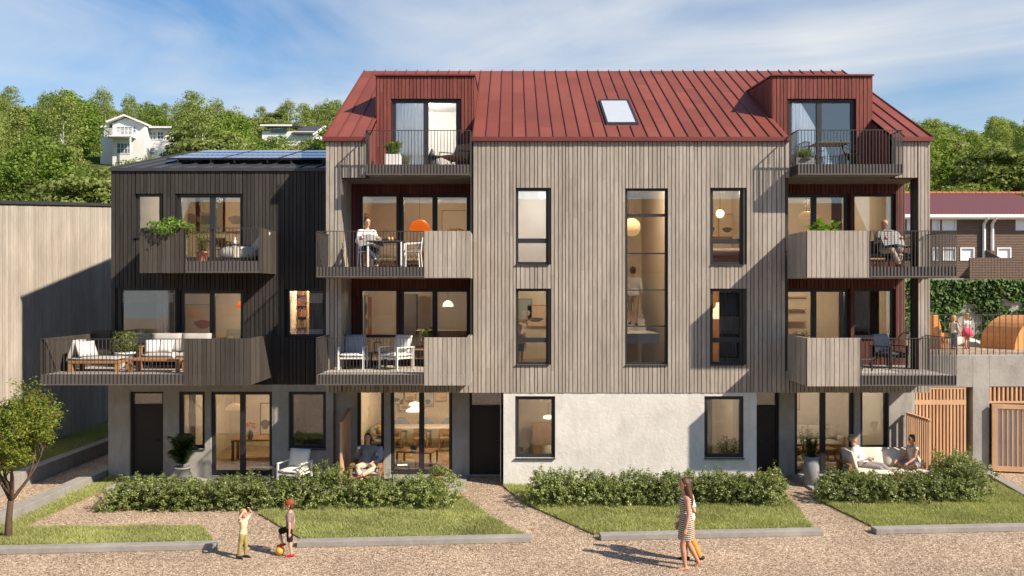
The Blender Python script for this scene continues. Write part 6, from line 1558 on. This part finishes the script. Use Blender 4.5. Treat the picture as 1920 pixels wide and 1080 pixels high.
    if style != 'none':
        hm.ell(hc+hd*.020*H*hs-face*.010*H*hs, hr*hx_*1.10, face*hy_*1.04, hd*hz_*.90, 16, 12)
        if style == 'short': hm.ell(hc-face*.030*H*hs-hd*.012*H*hs, hr*hx_*1.04, face*hy_*.62, hd*hz_*.62, 14, 10)
        if style == 'bun':
            hm.ell(hc-face*.030*H*hs-hd*.005*H, hr*hx_*1.02, face*hy_*.65, hd*hz_*.7, 14, 10); hm.ell(hc-face*.058*H+hd*.050*H, hr*.026*H, face*.026*H, hd*.026*H, 12, 8)
        if style == 'long':
            bk = -face
            hm.loft([(hc+hd*.03*H+bk*.02*H, hr*hx_*1.14, face*hy_*.92),(hc-hd*.03*H+bk*.028*H, hr*hx_*1.26, face*hy_*.86),(hc-hd*.10*H+bk*.042*H, hr*hx_*1.45, face*hy_*.80),(hc-hd*.17*H+bk*.056*H, hr*hx_*1.5, face*hy_*.78),(hc-hd*.225*H+bk*.056*H, hr*hx_*1.2, face*hy_*.62),(hc-hd*.265*H+bk*.05*H, hr*hx_*.6, face*hy_*.3)], 14)
        if style == 'curly':
            rr = random.Random(3)
            for q in range(26):
                a = rr.uniform(0,6.28); e = rr.uniform(-.4,1.3); d = (hr*math.cos(a)*math.cos(e)+(-face*.9+face*.15)*abs(math.sin(a))*math.cos(e)+hd*math.sin(e)).normalized()
                hm.ell(hc+hd*.014*H-face*.014*H+Vector((d.x,d.y,d.z))*.052*H*hs, hr*.017*H, face*.017*H, hd*.017*H, 8, 6)
        remesh(hm, 'hair', .008*max(.6,H/1.75), [hmat], t, 2)
    if beard:
        bm_ = MB(); bm_.ell(hc-hd*.040*H+face*.020*H, hr*hx_*.84, face*hy_*.66, hd*hz_*.42, 12, 8); remesh(bm_, 'beard', .008, [beard], t, 2)
    if cap:
        cm = MB(); cm.ell(hc+hd*.028*H*hs-face*.006*H, hr*hx_*1.16, face*hy_*1.12, hd*hz_*.86, 16, 10)
        cm.limb([hc+hd*.030*H*hs+face*hy_*.75, hc+hd*.022*H*hs+face*hy_*1.55], [.040*H*hs,.030*H*hs], 12, flat=.16, up=tuple(hd)); remesh(cm, 'cap', .009, [cap], t, 2)
    cv = .010*max(.62,H/1.75)
    if top:
        mat, sl = top[0], top[1]; long_ = top[2] if len(top) > 2 else -.06
        m = MB(); torso(m, 1.10, long_, .97, .006)
        for n, s in (('L',1),('R',-1)):
            S, E, W = J['s'+n], J['e'+n], J['w'+n]; pts = [S-sh*s*.03*H, S]; rd = [.040*H*wf,.043*H*af]
            if sl <= .5: pts.append(S.lerp(E, sl*2)); rd.append(.041*H*af)
            else: pts += [S.lerp(E,.5), E, E.lerp(W, (sl-.5)*2)]; rd += [.038*H*af,.032*H*af,.028*H*af]
            if sl > 0: m.limb(pts, rd, 12, (True, False))
        remesh(m, 'shirt', cv, [mat], t, 3)
    if bottom:
        mat, ln = bottom; m = MB(); rr = [ring(f, w*1.10+.004, d*1.12+.004, o) for f, w, d, o in tor if -.17 <= f <= .20]; m.loft(rr, 16)
        for n in 'LR':
            A, K, Hh = J['h'+n], J['k'+n], J['a'+n]
            if ln <= .5: m.limb([A, A.lerp(K, ln*2)], [.060*H,.056*H], 12, (True, False))
            else: m.limb([A, A.lerp(K,.4), K, K.lerp(Hh,.35), K.lerp(Hh,(ln-.5)*2)], [.061*H,.054*H,.043*H,.042*H,.034*H], 12, (True, False))
        remesh(m, 'trousers' if ln > .6 else 'shorts', cv, [mat], t, 3)
    if dress:
        m = MB(); torso(m, 1.08, -.06, .90, .004); kn = (J['kL']+J['kR'])/2; kl = (J['kL']-J['kR'])
        c1 = pel-Tn*.06*H; c2 = pel.lerp(kn, .78)
        m.loft([(pel+Tn*.10*H, sh*.084*H, fw*.062*H),(pel+Tn*.0*H, sh*.104*H, fw*.078*H),(c1, sh*.108*H, fw*.082*H),(pel.lerp(kn,.45), sh*.102*H, fw*.086*H),(c2, sh*.096*H, fw*.090*H)], 16)
        remesh(m, 'dress', cv, [dress], t, 3)
    if shoes:
        for n in 'LR':
            m = MB(); Hh, K = J['a'+n], J['k'+n]; ft = g('ft'+n, ((1 if n=='L' else -1)*.12,-1,-.12)); sn_ = (Hh-K).normalized()
            m.limb([Hh-ft*.030*H+sn_*.018*H, Hh+sn_*.012*H, Hh+ft*.055*H+sn_*.022*H, Hh+ft*.105*H+sn_*.030*H], [.027*H,.032*H,.030*H,.021*H], 12, flat=.85); remesh(m, 'shoe', cv, [shoes], t, 3)
    mw = Matrix.Translation(Vector(loc)) @ Matrix.Rotation(R(rz),4,'Z')
    return t, {k: mw @ v for k, v in J.items()}
WSH = cloth('white_shirt_cloth', (.74,.73,.71)); NAVY = cloth('navy_trouser_cloth', (.035,.055,.085)); KHAKI = cloth('khaki_cloth', (.56,.47,.33)); GREYJ = cloth('grey_jumper_cloth', (.20,.205,.215))
OCHRE = cloth('ochre_trouser_cloth', (.55,.25,.04)); MAUVE = cloth('mauve_tee_cloth', (.24,.17,.16), .25); BLK = cloth('black_shorts_cloth', (.018,.017,.017)); OLIVE = cloth('mustard_trouser_cloth', (.33,.26,.10), .2)
GREYT = cloth('grey_trouser_cloth', (.27,.245,.24)); DENIM = cloth('denim_cloth', (.20,.27,.37)); TAUPE = cloth('taupe_cloth', (.34,.28,.23)); PINK = cloth('pink_skirt_cloth', (.70,.09,.17)); JACK = cloth('grey_jacket_cloth', (.19,.17,.165)); BEIGE = cloth('beige_top_cloth', (.60,.52,.44)); YEL = cloth('pale_yellow_top', (.58,.50,.33)); REDS = M_plain('red_trainers', (.55,.02,.02), .5); BLKS = M_plain('black_shoes', (.015,.014,.013), .4); BRNS = M_plain('brown_shoes', (.10,.03,.02), .4)
def M_stripe():
    m, nt, out = newmat('striped_dress_cloth'); w = nd(nt, 'ShaderNodeTexWave', wave_type='BANDS', bands_direction='Z', i_Scale=8.0, i_Distortion=.15); nt.links.new(coords(nt), w.inputs['Vector'])
    pbsdf(nt, out, ramp(nt, w.outputs['Fac'], [(.42,(.025,.022,.022)),(.58,(.62,.55,.48))]), .9, .1); return m
STRIPE = M_stripe()
# woman and man walking left on the gravel
person((3.42,16.95,.02), -90, 'woman with long brown hair walking in a sleeveless black and white striped dress', 1.74, dict(torso=(0,-.03,1), uaL=(.18,.05,-1), faL=(.10,-.22,-1), uaR=(-.12,.10,-1), faR=(0,-.5,-1), thL=(.02,-.22,-1), snL=(0,.12,-1), thR=(-.02,.14,-1), snR=(0,.52,-1), ftL=(.05,-1,-.1), ftR=(-.05,-1,-.75), face=(.05,-1,-.1), pelvis=(0,0,.905)), skin=SKIN2, hair=('long',HAIRB), dress=STRIPE, female=True, vox=.008)
person((3.555,17.42,.02), -90, 'man in white tee shirt and ochre trousers walking beside the woman in stripes', 1.64, dict(uaL=(.35,.25,-1), faL=(-.1,-.75,-.25), uaR=(-.2,.1,-1), faR=(0,-.4,-1), thL=(0,.12,-1), snL=(0,.48,-1), thR=(0,-.22,-1), snR=(0,.10,-1), ftL=(0,-1,-.6), pelvis=(0,0,.853)), hair=('short',HAIRD), top=(WSH,.35,-.12), bottom=(OCHRE,.97), shoes=BLKS)
# two children on the gravel
person((-4.55,17.72,.02), -90, 'boy in a red cap and black shorts with one foot on a ball', 1.13, dict(uaL=(.22,.15,-1), faL=(.05,.0,-1), uaR=(-.2,.2,-1), faR=(0,-.2,-1), thR=(-.02,-.95,-.34), snR=(0,.30,-1), ftR=(0,-1,-.12), thL=(.05,.05,-1), snL=(0,.12,-1), face=(0,-1,-.35), pelvis=(0,0,.565)), hair=('short',HAIRB), top=(MAUVE,.36,-.12), bottom=(BLK,.48), shoes=REDS, kid=True, vox=.009, cap=M_plain('brick_red_cap', (.26,.055,.025), .85))
m = MB(); m.ell((0,0,0), (.094,0,0), (0,.094,0), (0,0,.094), 20, 14); o = m.build('ball', M_plain('orange_ball', (.62,.33,.06), .5, var=.25, scale=8), smooth=True, label='orange yellow ball under the foot of the boy in the red cap', cat='ball', origin=(0,0,0)); o.location = (-4.77,17.77,.095)
person((-5.46,17.55,.02), 75, 'small child in mustard trousers with both arms raised to the head', .98, dict(uaL=(.75,-.35,.75), faL=(-.75,-.1,.75), uaR=(-.75,-.35,.75), faR=(.75,-.1,.75), thL=(.06,-.1,-1), thR=(-.06,.12,-1), snR=(0,.2,-1), pelvis=(0,0,.495)), hair=('short',HAIRF), top=(YEL,.3,-.10), bottom=(OLIVE,.95), shoes=BLKS, kid=True, vox=.009)
# man in the teak armchair, ankle on knee, cup in hand
t, J = person((-4.05,24.20,.045), 6, 'man in grey jumper and cream trousers sitting in the teak armchair with a cup', 1.76, dict(pelvis=(0,.02,.54), torso=(0,.24,1), face=(.05,-1,-.05), neck=(0,.0,1), thL=(.30,-1,-.02), snL=(-.85,-.30,-.42), ftL=(-.75,-.6,-.1), thR=(-.42,-1,.10), snR=(.32,-.18,-1), ftR=(-.1,-1,-.1), uaR=(-.42,-.25,-1), faR=(.12,-.55,.85), uaL=(.30,-.28,-1), faL=(-.40,-.8,-.30), curlR=.9), hair=('short',HAIRD), top=(GREYJ,.96,-.08), bottom=(KHAKI,.93), shoes=BRNS)
vase(J['pR']+Vector((.02,-.04,-.03)), [(.018,0),(.036,.03),(.04,.07),(.036,.07),(.03,.03)], 'white cup held by the man in the teak armchair', WHITE, 'cup', 'cup')
# couple on the garden sofa
person((9.86,24.22,.065), 58, 'man in white shirt and grey trousers leaning back on the garden sofa', 1.78, dict(pelvis=(0,0,.53), torso=(-.05,.55,1), neck=(0,.2,1), face=(.35,-1,.15), thL=(.05,-1,.02), snL=(0,-.75,-.52), thR=(-.05,-1,-.06), snR=(.02,-.60,-.80), ftL=(0,-.75,.35), ftR=(0,-1,-.1), uaL=(.25,-.30,-1), faL=(-.25,-1,-.02), uaR=(-.25,-.30,-1), faR=(.35,-1,.15)), skin=SKIN2, hair=('curly',HAIRG), top=(WSH,.88,-.10), bottom=(GREYT,.93))
person((11.18,24.10,.065), -72, 'woman with a dark hair bun sitting cross-legged on the garden sofa in denim shorts', 1.66, dict(pelvis=(0,.05,.56), torso=(0,-.14,1), neck=(0,-.1,1), face=(0,-1,.05), thL=(.75,-.80,.10), snL=(-1,-.28,-.32), ftL=(-.8,-.5,-.1), thR=(-.75,-.80,.14), snR=(1,-.22,-.36), ftR=(.8,-.5,-.1), uaL=(.10,-.40,-1), faL=(.05,-.85,-.4), uaR=(-.10,-.40,-1), faR=(-.05,-.85,-.4)), skin=SKIN2, hair=('bun',HAIRD), top=(BEIGE,.06,0.0), bottom=(DENIM,.30), female=True)
def newspaper(c, rz, w, h, tilt, label):
    m = MB()
    for s in (-1,1):
        q = []
        for th in (0,.006):
            for u in (0,1):
                for v in (0,1): q.append(Vector((s*u*w/2, -abs(u)*-.10+th, (v-.5)*h)))
        m.hexa([q[0],q[2],q[6],q[4],q[1],q[3],q[7],q[5]])
    mt, nt, out = newmat('newsprint'); br = nd(nt, 'ShaderNodeTexBrick', i_Scale=1.0, i_Mortar_Size=.012, i_Brick_Width=.11, i_Row_Height=.03)
    br.inputs['Color1'].default_value = (.10,.10,.10,1); br.inputs['Color2'].default_value = (.15,.148,.145,1); br.inputs['Mortar'].default_value = (.27,.265,.26,1)
    nt.links.new(coords(nt), br.inputs['Vector']); pbsdf(nt, out, br.outputs['Color'], .9, .1)
    m.xf(Matrix.Rotation(R(rz),4,'Z') @ Matrix.Rotation(R(tilt),4,'X')); o = m.build('newspaper', mt, label=label, cat='newspaper', origin=(0,0,0)); o.location = c; return o
# man with newspaper, third floor balcony left
t, J = person((-3.97,23.72,6.06), 22, 'man in white shirt and dark jeans reading a newspaper at the white balcony table', 1.78, dict(pelvis=(0,.04,.53), torso=(0,.05,1), neck=(0,-.15,1), face=(.1,-1,-.45), thL=(.16,-1,-.04), snL=(0,.05,-1), thR=(-.10,-1,.10), snR=(.55,-.35,-.75), uaL=(.35,-.30,-1), faL=(-.15,-1,.25), uaR=(-.35,-.30,-1), faR=(.15,-1,.25), curlL=.8, curlR=.8), hair=('short',HAIRD), top=(WSH,.95,-.08), bottom=(NAVY,.95), shoes=BRNS)
newspaper((J['pL']+J['pR'])/2+Vector((.02,-.06,-.03)), 22, .66, .44, -50, 'open newspaper held by the man on the left third floor balcony')
# old man with newspaper, third floor balcony right
t, J = person((10.52,24.30,6.06), 18, 'elderly bald man in a grey jacket and taupe trousers reading on the right balcony', 1.76, dict(pelvis=(0,.05,.54), torso=(0,.12,1), neck=(0,-.15,1), face=(.25,-1,-.40), thL=(.30,-1,.02), snL=(-.22,.05,-1), thR=(-.05,-1,-.02), snR=(.28,-.30,-1), uaL=(.45,-.25,-1), faL=(-.05,-1,.40), uaR=(-.45,-.20,-1), faR=(.2,-1,.35), curlL=.8, curlR=.8), skin=SKIN2, hair=('none',None), top=(JACK,.95,-.10), bottom=(TAUPE,.95), shoes=BRNS)
newspaper((J['pL']+J['pR'])/2+Vector((0,-.02,.02)), 18, .74, .46, -28, 'open newspaper held by the bald man on the right third floor balcony')
# man climbing the stair behind the tall window
person((X(1187,26.42),26.42,4.405), 178, 'man in white shirt and beige shorts climbing the stair behind the tall window', 1.76, dict(torso=(0,-.06,1), uaL=(.18,.05,-1), faL=(.10,-.2,-1), uaR=(-.18,.05,-1), faR=(-.1,-.2,-1), thL=(0,-.42,-1), snL=(0,.28,-1), thR=(0,.05,-1), snR=(0,.25,-1), pelvis=(0,0,.92)), hair=('short',HAIRD), top=(cloth('lilac_white_shirt', (.62,.60,.64)),.72,-.10), bottom=(cloth('beige_shorts', (.42,.31,.22)),.52), shoes=BRNS)
# child standing inside the second floor window
person((X(975,26.0),26.0,3.26), 20, 'child in pink top and blue shorts standing inside the second floor window', 1.22, dict(pelvis=(0,0,.61)), hair=('short',HAIRF), top=(cloth('pale_pink_top', (.62,.42,.42)),.4,-.10), bottom=(cloth('blue_shorts', (.22,.26,.42)),.42), kid=True, vox=.012)
# two children on the play terrace
person((15.27,29.0,3.5), 200, 'girl in white top and bright pink skirt standing on the play terrace', 1.18, dict(uaL=(.5,-.2,-1), faL=(.3,-.4,.9), uaR=(-.35,-.2,-1), faR=(.3,-.6,.5), pelvis=(0,0,.59)), hair=('short',HAIRF), top=(cloth('white_girl_top', (.68,.62,.64)),.2,-.05), bottom=(PINK,.30), shoes=M_plain('red_sandals', (.3,.03,.03), .5), female=True, kid=True, vox=.010)
m = MB(); m.loft([(Vector((15.27,29,3.5+.70)), Vector((.125,0,0)), Vector((0,.10,0))),(Vector((15.27,29,3.5+.42)), Vector((.23,0,0)), Vector((0,.19,0)))], 20)
sk = bpy.data.objects.new('skirt', m.mesh('skirt', [PINK], Vector((15.27,29,3.5)), True)); link(sk, bpy.data.objects[[o.name for o in bpy.data.objects if o.name.startswith('person')][-1]])
person((14.62,28.6,3.5), 110, 'boy in pale tee shirt and grey trousers standing by the orange play tower', 1.13, dict(uaL=(.1,-.25,-1), faL=(0,-.5,-.8), uaR=(-.1,-.25,-1), faR=(0,-.5,-.8), face=(0,-1,-.3), pelvis=(0,0,.565)), hair=('short',HAIRF), top=(cloth('cream_tee', (.56,.52,.46)),.35,-.10), bottom=(cloth('slate_trousers', (.10,.12,.15)),.9), shoes=BLKS, kid=True, vox=.010)
